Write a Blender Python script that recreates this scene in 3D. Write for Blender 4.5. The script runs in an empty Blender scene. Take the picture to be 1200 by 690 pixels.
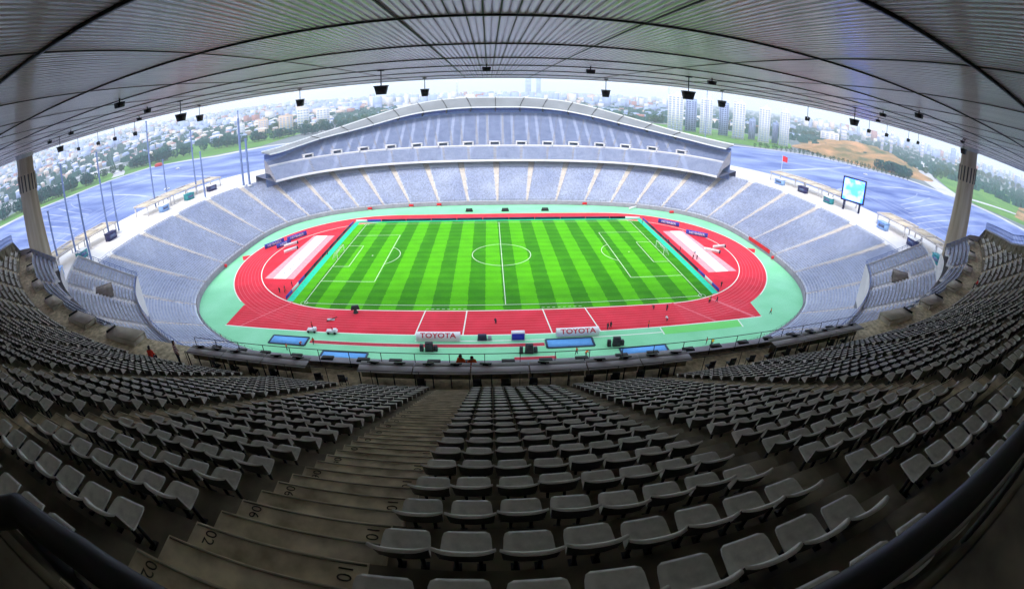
import bpy, bmesh, math, random
import numpy as np
from mathutils import Matrix, Vector
R = math.radians
sc = bpy.context.scene
COL = sc.collection
rng = np.random.default_rng(7)
random.seed(7)

# ------------------------------------------------------------------ camera
CX, CY, CZ = -3.6063, -130.5554, 50.6653
def make_camera():
    yaw, pit, rol = 0.0526, -0.3270, 0.0035
    cy, sy, cp, sp = math.cos(yaw), math.sin(yaw), math.cos(pit), math.sin(pit)
    f = Vector((sy*cp, cy*cp, sp)); r = Vector((cy, -sy, 0)); u = r.cross(f)
    r2 = r*math.cos(rol) + u*math.sin(rol); u2 = u*math.cos(rol) - r*math.sin(rol)
    cam = bpy.data.cameras.new('camera'); o = bpy.data.objects.new('camera', cam); COL.objects.link(o)
    m = Matrix((r2, u2, -f)).transposed().to_4x4(); m.translation = Vector((CX, CY, CZ)); o.matrix_world = m
    cam.type = 'PANO'; cam.panorama_type = 'FISHEYE_LENS_POLYNOMIAL'
    cam.sensor_width = 36; cam.fisheye_fov = math.pi*1.3
    cam.fisheye_polynomial_k0 = 0; cam.fisheye_polynomial_k1 = -0.063629; cam.fisheye_polynomial_k2 = 0
    cam.fisheye_polynomial_k3 = -1.41396e-5; cam.fisheye_polynomial_k4 = 0
    cam.shift_x = 0.0; cam.shift_y = -0.1009
    cam.clip_start = 0.05; cam.clip_end = 30000
    sc.camera = o
make_camera()

# ------------------------------------------------------------------ sky, sun, exposure
SUN_EL, SUN_AZ = 52.0, 205.0      # sun azimuth, clockwise from +Y; high, slightly behind the camera
w = bpy.data.worlds.new('World'); sc.world = w; w.use_nodes = True
nt = w.node_tree; bg = nt.nodes['Background']
sky = nt.nodes.new('ShaderNodeTexSky'); sky.sky_type = 'NISHITA'; sky.sun_disc = False
sky.sun_elevation = R(SUN_EL); sky.sun_rotation = R(SUN_AZ); sky.altitude = 100; sky.air_density = 1.0; sky.dust_density = 2.5; sky.ozone_density = 1.0
mx = nt.nodes.new('ShaderNodeMix'); mx.data_type = 'RGBA'; mx.inputs[0].default_value = 0.7     # thin bright overcast in front of the blue
tcw = nt.nodes.new('ShaderNodeTexCoord'); cl = nt.nodes.new('ShaderNodeTexNoise'); cl.inputs['Scale'].default_value = 2.2; cl.inputs['Detail'].default_value = 6
mpw = nt.nodes.new('ShaderNodeMapping'); mpw.inputs['Scale'].default_value = (1, 1, 3.5); nt.links.new(tcw.outputs['Generated'], mpw.inputs[0]); nt.links.new(mpw.outputs[0], cl.inputs[0])
crw = nt.nodes.new('ShaderNodeValToRGB'); crw.color_ramp.elements[0].color = (6.2, 7.4, 9.6, 1); crw.color_ramp.elements[1].color = (9.2, 9.7, 10.4, 1); crw.color_ramp.elements[0].position = .35; crw.color_ramp.elements[1].position = .65
nt.links.new(cl.outputs[0], crw.inputs[0]); nt.links.new(sky.outputs[0], mx.inputs[6]); nt.links.new(crw.outputs[0], mx.inputs[7])
nt.links.new(mx.outputs[2], bg.inputs[0]); bg.inputs[1].default_value = 0.15
sun = bpy.data.lights.new('sun', 'SUN'); so = bpy.data.objects.new('sun', sun); COL.objects.link(so)
sun.energy = 1.5; sun.angle = R(12); sun.color = (1, 0.95, 0.88)
so.rotation_euler = (R(90-SUN_EL), 0, R(180-SUN_AZ)); so.location = (0, 0, 300)
vs = sc.view_settings; vs.view_transform = 'Standard'; vs.look = 'None'; vs.gamma = 1; vs.use_curve_mapping = False
vs.exposure = 0.6
sc.cycles.max_bounces = 8; sc.cycles.diffuse_bounces = 5; sc.cycles.glossy_bounces = 3; sc.cycles.transmission_bounces = 3
sc.cycles.volume_bounces = 2; sc.cycles.use_denoising = True

# ------------------------------------------------------------------ materials
MATS = {}
def mat(name, col, rough=0.8, metal=0.0, var=0.15, scale=1.0, bump=0.0, col2=None, spec=0.3, emit=None, detail=5, stretch=None, island=0.0, obj_rand=False):
    if name in MATS: return MATS[name]
    m = bpy.data.materials.new(name); m.use_nodes = True; n = m.node_tree; b = n.nodes['Principled BSDF']
    b.inputs['Roughness'].default_value = rough; b.inputs['Metallic'].default_value = metal
    b.inputs['Specular IOR Level'].default_value = spec
    tc = n.nodes.new('ShaderNodeTexCoord'); vec = tc.outputs['Object']
    if stretch:
        mp = n.nodes.new('ShaderNodeMapping'); mp.inputs['Scale'].default_value = stretch
        n.links.new(vec, mp.inputs[0]); vec = mp.outputs[0]
    ns = n.nodes.new('ShaderNodeTexNoise'); ns.inputs['Scale'].default_value = scale; ns.inputs['Detail'].default_value = detail
    n.links.new(vec, ns.inputs[0])
    cr = n.nodes.new('ShaderNodeValToRGB'); cr.color_ramp.elements[0].position = 0.3; cr.color_ramp.elements[1].position = 0.7
    c2 = col2 or tuple(min(1, c*(1+var)) for c in col); c1 = col if col2 else tuple(c*(1-var) for c in col)
    cr.color_ramp.elements[0].color = (*c1, 1); cr.color_ramp.elements[1].color = (*c2, 1)
    n.links.new(ns.outputs[0], cr.inputs[0]); colout = cr.outputs[0]
    if island:
        ge = n.nodes.new('ShaderNodeNewGeometry'); mr = n.nodes.new('ShaderNodeMapRange'); mr.inputs['To Min'].default_value = 1-island; mr.inputs['To Max'].default_value = 1+island
        n.links.new(ge.outputs['Random Per Island'], mr.inputs[0]); vm = n.nodes.new('ShaderNodeVectorMath'); vm.operation = 'SCALE'; n.links.new(colout, vm.inputs[0]); n.links.new(mr.outputs[0], vm.inputs['Scale']); colout = vm.outputs[0]
        if obj_rand:
            oi = n.nodes.new('ShaderNodeObjectInfo'); m2 = n.nodes.new('ShaderNodeMapRange'); m2.inputs['To Min'].default_value = 1-island; m2.inputs['To Max'].default_value = 1+island; n.links.new(oi.outputs['Random'], m2.inputs[0]); v2 = n.nodes.new('ShaderNodeVectorMath'); v2.operation = 'SCALE'; n.links.new(colout, v2.inputs[0]); n.links.new(m2.outputs[0], v2.inputs['Scale']); colout = v2.outputs[0]
    n.links.new(colout, b.inputs['Base Color'])
    if bump:
        bp = n.nodes.new('ShaderNodeBump'); bp.inputs['Strength'].default_value = bump
        n.links.new(ns.outputs[0], bp.inputs['Height']); n.links.new(bp.outputs[0], b.inputs['Normal'])
    if emit:
        b.inputs['Emission Color'].default_value = (*emit[0], 1); b.inputs['Emission Strength'].default_value = emit[1]
    MATS[name] = m
    return m

CONC = mat('stained_shaded_concrete', (0.09, 0.075, 0.045), 0.85, col2=(0.27, 0.23, 0.145), scale=1.6, bump=0.25, detail=8)  # stains, plus the shadow between seat rows put into the colour
STEP = mat('worn_lit_step_concrete', (0.34, 0.28, 0.17), 0.85, col2=(0.85, 0.73, 0.48), scale=2.6, bump=0.5, detail=12)  # lit copy of the tier concrete, without the painted row shadow
NOSE = mat('worn_step_edge', (0.42, 0.39, 0.28), 0.8, col2=(0.2, 0.18, 0.12), scale=3)
PALE = mat('pale_concrete', (0.56, 0.54, 0.56), 0.85, col2=(0.72, 0.70, 0.70), scale=0.15, bump=0.1)
SEATD = mat('shaded_seat_plastic', (0.12, 0.165, 0.30), 0.6, col2=(0.18, 0.225, 0.38), scale=0.3)  # shade over the far upper seats, put into the colour
RISERF = mat('blue_grey_concrete', (0.24, 0.28, 0.42), 0.85, col2=(0.32, 0.36, 0.50), scale=0.3)
STAIRG = mat('grey_stair_concrete', (0.25, 0.23, 0.22), 0.85, col2=(0.34, 0.31, 0.29), scale=0.6)
AISLE = mat('beige_concrete', (0.50, 0.44, 0.39), 0.85, col2=(0.68, 0.61, 0.54), scale=0.6)
RISER = mat('bowl_concrete', (0.60, 0.63, 0.72), 0.85, col2=(0.72, 0.75, 0.82), scale=0.3)
PROM = mat('promenade_paving', (0.72, 0.68, 0.64), 0.8, col2=(0.85, 0.81, 0.78), scale=0.08)
BACK_SHADE = mat('shaded_seat_back', (0.10, 0.097, 0.085), 0.55, col2=(0.17, 0.165, 0.145), scale=9)  # seats are one grey plastic; the shade behind them is painted here
SEATN = mat('grey_plastic', (0.50, 0.49, 0.43), 0.55, col2=(0.74, 0.725, 0.64), scale=9, bump=0.12, spec=0.4, island=.10, obj_rand=True, detail=9)
SEATB = mat('weathered_grey_plastic', (0.50, 0.48, 0.41), 0.55, col2=(0.68, 0.66, 0.57), scale=10, island=.14)
SEATF = mat('skylit_grey_plastic', (0.24, 0.28, 0.43), 0.6, col2=(0.39, 0.43, 0.56), scale=0.07, detail=8, island=.25)  # same seats as the near tier, blue outdoor light put into the colour
DARK = mat('black_metal', (0.007, 0.007, 0.007), 0.5, spec=0.3)
RAIL = mat('dark_painted_steel', (0.028, 0.028, 0.028), 0.5, spec=0.25, scale=5)
BLUE_RAIL = mat('blue_painted_steel', (0.09, 0.16, 0.45), 0.5)
STEEL = mat('bluish_steel', (0.16, 0.22, 0.42), 0.45)
WHITE = mat('white_paint', (0.8, 0.8, 0.8), 0.6, var=0.05)
PANEL = mat('roof_panel', (0.70, 0.605, 0.60), 0.17, metal=0.08, col2=(0.80, 0.70, 0.695), scale=0.35, bump=0.03, spec=0.5, stretch=(3, 0.3, 1))
TRIM = mat('roof_edge_metal', (0.30, 0.30, 0.28), 0.5)
RED = mat('red_track', (0.62, 0.004, 0.020), 0.8, col2=(0.78, 0.016, 0.045), scale=0.2, detail=10)
RED2 = mat('red_runway', (0.50, 0.03, 0.05), 0.75)
MINT = mat('mint_apron', (0.20, 0.62, 0.31), 0.75, col2=(0.30, 0.74, 0.44), scale=0.09, detail=10)
GREENA = mat('green_apron', (0.16, 0.66, 0.14), 0.75, var=.05, scale=.1)
TEAL = mat('turquoise_carpet', (0.01, 0.62, 0.36), 0.8)
PINK = mat('pink_tarp', (0.85, 0.33, 0.36), 0.7)
TARP = mat('white_tarp', (0.85, 0.83, 0.82), 0.7, var=0.06, scale=0.5, bump=0.2)
LINE = mat('white_line_paint', (0.82, 0.88, 0.75), 0.6, var=0.04)
LANE = mat('lane_line_paint', (0.80, 0.13, 0.16), 0.6, var=0.04)
ORANGE = mat('orange_cloth', (0.85, 0.13, 0.02), 0.8)
BLUEB = mat('blue_board', (0.03, 0.05, 0.42), 0.5)
NAVY = mat('navy_board', (0.006, 0.010, 0.045), 0.5)
POOL = mat('blue_cover', (0.10, 0.36, 0.78), 0.6, col2=(0.14, 0.44, 0.85), scale=1.0)
FRAMEB = mat('dark_blue_frame', (0.005, 0.03, 0.07), 0.5)
REDL = mat('red_lettering', (0.62, 0.01, 0.03), 0.5)
ASPH = mat('car_park_asphalt', (0.055, 0.095, 0.28), 0.9, col2=(0.27, 0.34, 0.58), scale=0.02, detail=12, stretch=(1, 2.2, 1))
GROUND = mat('dry_ground', (0.08, 0.13, 0.13), 0.95, col2=(0.24, 0.25, 0.26), scale=0.006, detail=10)
GRASSW = mat('wild_grass', (0.05, 0.17, 0.02), 0.95, col2=(0.13, 0.27, 0.04), scale=0.03, detail=8)
EARTH = mat('orange_earth', (0.05, 0.09, 0.025), 0.95, col2=(0.52, 0.27, 0.12), scale=0.03, detail=12)
ROADM = mat('pale_road', (0.48, 0.48, 0.52), 0.9, scale=0.05)
LEAF = mat('foliage', (0.02, 0.075, 0.03), 0.9, col2=(0.05, 0.14, 0.04), scale=0.3)
LEAFB = mat('blue_green_foliage', (0.012, 0.085, 0.075), 0.9, col2=(0.03, 0.13, 0.09), scale=0.2)
BARK = mat('bark', (0.10, 0.07, 0.05), 0.95)
WALLW = mat('white_render', (0.68, 0.66, 0.66), 0.85, scale=0.02)
WALLB = mat('pale_blue_render', (0.34, 0.42, 0.64), 0.85, scale=0.02)
WALLP = mat('peach_render', (0.65, 0.50, 0.42), 0.85, scale=0.02)
ROOFT = mat('red_roof_tiles', (0.38, 0.18, 0.15), 0.9)
GLASS = mat('window_glass', (0.06, 0.09, 0.20), 0.25, spec=0.6)

# mown pitch: light and dark bands across, in object space (metres)
def pitch_mat():
    m = bpy.data.materials.new('mown_grass'); m.use_nodes = True; n = m.node_tree; L = n.links.new; b = n.nodes['Principled BSDF']
    b.inputs['Roughness'].default_value = 0.9; b.inputs['Specular IOR Level'].default_value = 0.1
    tc = n.nodes.new('ShaderNodeTexCoord'); sp = n.nodes.new('ShaderNodeSeparateXYZ'); L(tc.outputs['Object'], sp.inputs[0])
    def M(op, a, bb=None, c=None):
        q = n.nodes.new('ShaderNodeMath'); q.operation = op
        for i, v in enumerate((a, bb, c)):
            if v is None: continue
            if isinstance(v, (int, float)): q.inputs[i].default_value = v
            else: L(v, q.inputs[i])
        return q.outputs[0]
    nz = n.nodes.new('ShaderNodeTexNoise'); nz.inputs['Scale'].default_value = 0.8; nz.inputs['Detail'].default_value = 6; L(tc.outputs['Object'], nz.inputs[0])
    x = M('ADD', sp.outputs[0], M('MULTIPLY', M('SUBTRACT', nz.outputs[0], 0.5), 0.9))
    fx = M('FRACT', M('DIVIDE', M('ADD', x, 70.6), 8.75))
    band = M('GREATER_THAN', fx, 0.5)
    fy = M('FRACT', M('DIVIDE', M('ADD', sp.outputs[1], 60.0), 4.1)); by = M('MULTIPLY', M('GREATER_THAN', fy, 0.5), 0.16)
    n2 = n.nodes.new('ShaderNodeTexNoise'); n2.inputs['Scale'].default_value = 0.16; n2.inputs['Detail'].default_value = 8; L(tc.outputs['Object'], n2.inputs[0])
    n3 = n.nodes.new('ShaderNodeTexNoise'); n3.inputs['Scale'].default_value = 2.2; n3.inputs['Detail'].default_value = 4; L(tc.outputs['Object'], n3.inputs[0])
    f = M('ADD', M('MULTIPLY', band, 0.66), by); f = M('ADD', f, M('MULTIPLY', M('SUBTRACT', n2.outputs[0], 0.5), 0.8))
    f = M('ADD', f, M('MULTIPLY', M('SUBTRACT', n3.outputs[0], 0.5), 0.5))
    mx = n.nodes.new('ShaderNodeMix'); mx.data_type = 'RGBA'; mx.clamp_factor = True; L(f, mx.inputs[0])
    mx.inputs[6].default_value = (0.028, 0.20, 0.0, 1); mx.inputs[7].default_value = (0.105, 0.50, 0.0, 1)
    L(mx.outputs[2], b.inputs['Base Color'])
    return m
GRASS = pitch_mat()

# ------------------------------------------------------------------ mesh helpers
class MB:
    """collects quads, boxes and tubes and links them as one mesh object"""
    def __init__(s): s.v = []; s.f = []; s.m = []; s.n = 0; s.mats = []
    def mi(s, m):
        if m not in s.mats: s.mats.append(m)
        return s.mats.index(m)
    def add(s, V, F, m):
        V = np.asarray(V, float).reshape(-1, 3); F = np.asarray(F, int)
        s.v.append(V); s.f.append(F+s.n); s.m.append(np.full(len(F), s.mi(m))); s.n += len(V)
    def quad(s, a, b, c, d, m): s.add([a, b, c, d], [[0, 1, 2, 3]], m)
    def box(s, c, size, m, rz=0.0, rx=0.0, ry=0.0, taper=1.0):
        x, y, z = [q/2 for q in size]
        V = np.array([(-x, -y, -z), (x, -y, -z), (x, y, -z), (-x, y, -z), (-x*taper, -y*taper, z), (x*taper, -y*taper, z), (x*taper, y*taper, z), (-x*taper, y*taper, z)])
        if rx: V = V @ np.array(Matrix.Rotation(rx, 3, 'X')).T
        if ry: V = V @ np.array(Matrix.Rotation(ry, 3, 'Y')).T
        if rz: V = V @ np.array(Matrix.Rotation(rz, 3, 'Z')).T
        s.add(V+np.array(c), [[3, 2, 1, 0], [4, 5, 6, 7], [0, 1, 5, 4], [1, 2, 6, 5], [2, 3, 7, 6], [3, 0, 4, 7]], m)
    def bar(s, a, b, w_, h_, m):
        a = np.array(a, float); b = np.array(b, float); d = b-a; L = np.linalg.norm(d); d /= L
        up = np.array((0, 0, 1.)) if abs(d[2]) < .95 else np.array((0, 1., 0))
        r = np.cross(d, up); r /= np.linalg.norm(r); u = np.cross(r, d)
        V = [p+r*sx*w_/2+u*sz*h_/2 for p in (a, b) for sx, sz in ((-1, -1), (1, -1), (1, 1), (-1, 1))]
        s.add(V, [[3, 2, 1, 0], [4, 5, 6, 7], [0, 1, 5, 4], [1, 2, 6, 5], [2, 3, 7, 6], [3, 0, 4, 7]], m)
    def tube(s, pts, r, m, n=8, r2=None):
        pts = np.array(pts, float); k = len(pts); V = []
        for i, p in enumerate(pts):
            d = pts[min(i+1, k-1)]-pts[max(i-1, 0)]; d /= np.linalg.norm(d)+1e-9
            up = np.array((0, 0, 1.)) if abs(d[2]) < .95 else np.array((0, 1., 0))
            a = np.cross(d, up); a /= np.linalg.norm(a); b = np.cross(d, a)
            rr = r if r2 is None else r+(r2-r)*i/max(1, k-1)
            for j in range(n):
                t = 2*math.pi*j/n; V.append(p+rr*(a*math.cos(t)+b*math.sin(t)))
        F = [[i*n+j, i*n+(j+1) % n, (i+1)*n+(j+1) % n, (i+1)*n+j] for i in range(k-1) for j in range(n)]
        s.add(V, F, m)
        for e, o in ((0, -1), (k-1, 1)):
            c = len(V); s.add(np.vstack([V[e*n:(e+1)*n], [pts[e]]]), [[j, (j+1) % n, n, n] if o > 0 else [(j+1) % n, j, n, n] for j in range(n)], m)
    def grid(s, P, m, flip=False):
        """P: array (a, b, 3)"""
        P = np.asarray(P, float); a, b = P.shape[:2]; I = np.arange(a*b).reshape(a, b)
        F = np.stack([I[:-1, :-1], I[1:, :-1], I[1:, 1:], I[:-1, 1:]], -1).reshape(-1, 4)
        if flip: F = F[:, ::-1]
        s.add(P.reshape(-1, 3), F, m)
    def build(s, name, parent=None, loc=None, smooth=False):
        V = np.concatenate(s.v); F = np.concatenate(s.f); Mi = np.concatenate(s.m)
        if loc is not None: V = V-np.array(loc)
        tri = F[:, 2] == F[:, 3]
        me = bpy.data.meshes.new(name)
        cnt = np.where(tri, 3, 4); starts = np.concatenate([[0], np.cumsum(cnt)[:-1]])
        mask = np.ones(F.shape, bool); mask[tri, 3] = False
        loops = F[mask]
        me.vertices.add(len(V)); me.vertices.foreach_set('co', V.astype(np.float32).ravel())
        me.loops.add(len(loops)); me.loops.foreach_set('vertex_index', loops.astype(np.int32))
        me.polygons.add(len(F)); me.polygons.foreach_set('loop_start', starts.astype(np.int32)); me.polygons.foreach_set('loop_total', cnt.astype(np.int32))
        me.polygons.foreach_set('material_index', Mi.astype(np.int32))
        if smooth: me.polygons.foreach_set('use_smooth', np.ones(len(F), bool))
        for m in s.mats: me.materials.append(m)
        me.update(calc_edges=True)
        o = bpy.data.objects.new(name, me); COL.objects.link(o)
        if loc is not None: o.location = loc
        if parent is not None: o.parent = parent
        return o
def empty(name, loc=(0, 0, 0), rz=0):
    o = bpy.data.objects.new(name, None); COL.objects.link(o); o.location = loc; o.rotation_euler = (0, 0, rz); o.empty_display_size = 0.3
    return o
def tag(o, label=None, cat=None, group=None, kind=None):
    if label: o['label'] = label
    if cat: o['category'] = cat
    if group: o['group'] = group
    if kind: o['kind'] = kind
    return o
def struct(o): o['kind'] = 'structure'; return o
def copy_tree(o, loc=None, rz=None, label=None, group=None, parent=None):
    c = o.copy(); COL.objects.link(c); c.parent = parent
    for ch in list(o.children):
        copy_tree(ch, parent=c)
    if loc is not None: c.location = loc
    if rz is not None: c.rotation_euler = (0, 0, rz)
    if label: c['label'] = label
    if group: c['group'] = group
    return c
def text_mesh(name, s, size, m, extrude=0.0, offset=0.0):
    cu = bpy.data.curves.new(name, 'FONT'); cu.body = s; cu.size = size; cu.align_x = 'CENTER'; cu.align_y = 'CENTER'; cu.extrude = extrude; cu.offset = offset; cu.resolution_u = 3
    o = bpy.data.objects.new(name, cu); COL.objects.link(o); dg = bpy.context.evaluated_depsgraph_get(); dg.update()
    me = bpy.data.meshes.new_from_object(o.evaluated_get(dg)); bpy.data.objects.remove(o); bpy.data.curves.remove(cu)
    me.materials.clear(); me.materials.append(m); me.name = name
    return me
def put(me, name, parent, mat4):
    o = bpy.data.objects.new(name, me); COL.objects.link(o); o.parent = parent; o.matrix_local = mat4; return o

# ------------------------------------------------------------------ plan curves
def SE(t, a, b, n=3):
    c, s_ = np.cos(t), np.sin(t)
    return np.stack([np.sign(c)*np.abs(c)**(2/n)*a, np.sign(s_)*np.abs(s_)**(2/n)*b], -1)
def t_list(a, b, N, t0=0, t1=2*math.pi):
    """parameters evenly spaced by arc length"""
    u = np.linspace(0, 1, 40001); tt = t0+(t1-t0)*u
    # sample densely near the axes where the superellipse stretches
    P = SE(tt, a, b); L = np.concatenate([[0], np.cumsum(np.hypot(*np.diff(P, axis=0).T))])
    return np.interp(np.linspace(0, L[-1], N), L, tt)
def t_of(x, y, a, b): return math.atan2(math.copysign(abs(y/b)**1.5, y), math.copysign(abs(x/a)**1.5, x))
BIN = (94.0, 60.5, 1.5); BOUT = (130.0, 93.0, 14.0); NROW = 40

def BWL(t, v, da=0.0):
    P = SE(t, BIN[0]+(BOUT[0]-BIN[0])*v+da, BIN[1]+(BOUT[1]-BIN[1])*v+da); P[..., 1] = np.where(P[..., 1] < 0, P[..., 1]*(1+.085*(1-v)), P[..., 1]); return P
# near tier: straight in the middle, its ends bending towards the pitch
S0, HW = -111.4, 25.0
_xs = np.linspace(-125, 125, 2501); _ys = S0+np.maximum(0, np.abs(_xs)-HW)**2/190
_dx = np.gradient(_xs); _dy = np.gradient(_ys); _L = np.hypot(_dx, _dy); _arc = np.cumsum(_L); _arc -= np.interp(0, _xs, _arc)
def SU(s, u):
    """world x, y and heading angle of a place s metres along the walkway and u metres in front of it"""
    s = np.asarray(s, float); x = np.interp(s, _arc, _xs); y = np.interp(s, _arc, _ys)
    tx = np.interp(s, _arc, _dx/_L); ty = np.interp(s, _arc, _dy/_L)
    return x-ty*u, y+tx*u, np.arctan2(ty, tx)
ZW = 35.95            # walkway floor in front of the near tier
def row_u(i): return -17.74+0.8*i         # seat front edge of row i (row 0 just below the camera)
def row_z(i): return CZ-2.95-0.539*i-0.42  # tread level of row i

# ------------------------------------------------------------------ pitch, track, apron
def ring_sheet(name, outer, inner, z, m):
    mb = MB(); mb.grid(np.stack([np.c_[outer, np.full(len(outer), z)], np.c_[inner, np.full(len(inner), z)]], 0), m); return struct(mb.build(name))
tb = t_list(94.3, 60.8, 361)
mb = MB(); P = BWL(tb, 0, .3); mb.grid(np.stack([np.c_[P, np.zeros(len(P))], np.c_[P*0.02, np.zeros(len(P))]], 0), MINT)
struct(mb.build('apron'))
def stadium(r, n=60, hx=42.2, hyb=None):
    a = np.linspace(-math.pi/2, math.pi/2, n); Rr = np.c_[hx+r*np.cos(a), r*np.sin(a)]; Lf = -Rr
    return np.vstack([Rr, Lf])
def fan(pts, z, m, name, cen=(0, 0)):
    pts = np.array(pts, float); mb = MB(); n = len(pts); V = np.vstack([np.c_[pts, np.full(n, z)], [[*cen, z]]])
    mb.add(V, [[i, (i+1) % n, n, n] for i in range(n)], m); return mb.build(name)
struct(fan(stadium(46.3), 0.012, RED, 'running_track'))
mb = MB()
for pts in ([(-71.0, -47.9), (65, -47.9), (64.2, -40), (42.2, -46.0), (-42.2, -46.0), (-70.8, -37.2)],):
    mb.add([(x, y, 0.006) for x, y in [(-70.6, -47.9), (-30, -47.9), (-30, -40), (-70.8, -36.8)]], [[0, 1, 2, 3]], RED)
    mb.add([(x, y, 0.006) for x, y in [(-30, -47.9), (30, -47.9), (30, -40), (-30, -40)]], [[0, 1, 2, 3]], RED)
    mb.add([(x, y, 0.006) for x, y in [(30, -47.9), (64.2, -47.9), (65.2, -40.2), (30, -40)]], [[0, 1, 2, 3]], RED)
for sg in (-1, 1):
    mb.add([(sg*85.0, 2.4, 0.008), (sg*92.0, -0.9, 0.008), (sg*89.5, -4.6, 0.008), (sg*84.5, -3.2, 0.008)], [[0, 1, 2, 3]], RED)
struct(mb.build('sprint_straight'))
# grass, cut by the inner kerb of the track at its corners
g = [p for p in stadium(36.6, 200, 42.2) ]
g = np.array(g); g[:, 0] = np.clip(g[:, 0], -56.2, 56.2); g[:, 1] = np.clip(g[:, 1], -36.6, 36.4)
struct(fan(g, 0.03, GRASS, 'pitch'))
# painted lines
LZ = 0.045
def strip(mb, a, b, w_, m, z=LZ):
    a = np.array(a, float); b = np.array(b, float); d = (b-a)/np.linalg.norm(b-a); n_ = np.array((-d[1], d[0]))*w_/2
    mb.add([(*(a+n_), z), (*(a-n_), z), (*(b-n_), z), (*(b+n_), z)], [[0, 1, 2, 3]], m)
def arcl(mb, c, r, a0, a1, w_, m, z=LZ, n=48):
    a = np.linspace(a0, a1, n); o = np.c_[c[0]+(r+w_/2)*np.cos(a), c[1]+(r+w_/2)*np.sin(a), np.full(n, z)]; i = np.c_[c[0]+(r-w_/2)*np.cos(a), c[1]+(r-w_/2)*np.sin(a), np.full(n, z)]
    mb.grid(np.stack([o, i], 0), m)
mb = MB(); W_ = 0.14
for a, b in [((-52.5, -34), (52.5, -34)), ((-52.5, 34), (52.5, 34)), ((-52.5, -34), (-52.5, 34)), ((52.5, -34), (52.5, 34)), ((0, -34), (0, 34))]: strip(mb, a, b, W_, LINE)
for sg in (-1, 1):
    for dx_, hy in ((16.5, 20.15), (5.5, 9.16)):
        x0, x1 = sg*52.5, sg*(52.5-dx_)
        strip(mb, (x0, hy), (x1, hy), W_, LINE, LZ+.004); strip(mb, (x0, -hy), (x1, -hy), W_, LINE, LZ+.004); strip(mb, (x1, -hy), (x1, hy), W_, LINE, LZ+.008)
    th = math.acos(5.5/9.15); c = (sg*41.5, 0)
    if sg > 0: arcl(mb, c, 9.15, math.pi-th, math.pi+th, W_, LINE, LZ+.012)
    else: arcl(mb, c, 9.15, -th, th, W_, LINE, LZ+.012)
    arcl(mb, c, 0.15, 0, 2*math.pi, 0.2, LINE, LZ+.012, 12)
    for sy in (-1, 1): arcl(mb, (sg*52.5, sy*34), 1, 0, 2*math.pi, 0.1, LINE, LZ+.012, 24)
arcl(mb, (0, 0), 9.15, 0, 2*math.pi, W_, LINE, LZ+.004, 96); arcl(mb, (0, 0), .15, 0, 2*math.pi, .2, LINE, LZ+.008, 12)
for x0, x1 in ((-19.3, -9.2), (8.6, 18.9)):
    for x in np.arange(x0, x1, 1.3): strip(mb, (x, -35.9), (x+.7, -35.9), .15, LINE)
struct(mb.build('pitch_markings'))
mb = MB()
for k in range(9):
    r = 36.9+1.16*k
    for sg in (-1, 1):
        a = np.linspace(-math.pi/2, math.pi/2, 60); c = (sg*42.2, 0)
        arcl(mb, c, r, -math.pi/2+(0 if sg > 0 else math.pi), math.pi/2+(0 if sg > 0 else math.pi), 0.13 if 0 < k else .3, LANE if k else LINE, 0.02, 60)
    for sg in (-1, 1):
        strip(mb, (-42.2, sg*r), (42.2, sg*r), 0.10 if k else .3, LANE if k else LINE, 0.02)
for k in range(9): strip(mb, (-69, -38.2-1.2*k), (-42.2, -38.2-1.2*k), .1, LANE, 0.024); strip(mb, (42.2, -38.2-1.2*k), (64, -38.2-1.2*k), .1, LANE, 0.024)
strip(mb, (-70.7, -48.05), (64.3, -48.05), .35, LINE, 0.02)
for sg in (-1, 1): arcl(mb, (sg*42.2, 0), 46.45, (-.9 if sg > 0 else math.pi-1.57), (1.57 if sg > 0 else math.pi+.85), .3, LINE, 0.02, 60)
for x0, x1 in ((-19.3, -20.3), (-9.3, -9.8), (8.7, 9.6), (19, 20.4)): strip(mb, (x0, -36.5), (x1, -48.0), .28, LINE, 0.03)
strip(mb, (-20.0, -50.4), (34.8, -50.4), .3, LINE, 0.02); strip(mb, (42.2, -36.6), (50, -47.8), .5, LANE, 0.028); strip(mb, (54, -35.6), (62, -47.8), .9, LANE, 0.028); strip(mb, (-56, -33.8), (-66, -47.8), .4, LANE, 0.028)
strip(mb, (34.6, -48.4), (34.6, -51.4), .3, LINE, 0.02); strip(mb, (56.4, -48.3), (56.0, -51.8), .35, LINE, 0.02)
struct(mb.build('track_markings'))
mb = MB(); mb.add([(34.9, -48.3, .01), (56.2, -48.3, .01), (55.9, -51.5, .01), (34.9, -51.4, .01)], [[0, 1, 2, 3]], GREENA); struct(mb.build('green_apron_panel'))
for x0, x1, y, wd in ((-44, 7.4, -52.3, 1.22), (0.8, 9.2, -57.4, 1.2)):
    mb = MB(); strip(mb, (x0, y), (x1, y), wd, RED2, 0.012); strip(mb, (x0, y+wd/2+.1), (x1, y+wd/2+.1), .12, LINE, 0.016); strip(mb, (x0, y-wd/2-.1), (x1, y-wd/2-.1), .12, LINE, 0.016)
    struct(mb.build('jump_runway'))
# turquoise carpet round the grass
mb = MB()
for sg in (-1, 1): mb.add([(sg*56.2, -33.5, .036), (sg*58.4, -33.0, .036), (sg*58.4, 36.2, .036), (sg*56.2, 36.4, .036)], [[0, 1, 2, 3] if sg > 0 else [3, 2, 1, 0]], TEAL)
mb.add([(-58.4, 36.4, .036), (58.4, 36.4, .036), (58.4, 38.0, .036), (-58.4, 38.0, .036)], [[0, 1, 2, 3]], TEAL)
tag(mb.build('carpet'), 'bright turquoise carpet strips laid around the ends of the football pitch', 'carpet')

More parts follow.
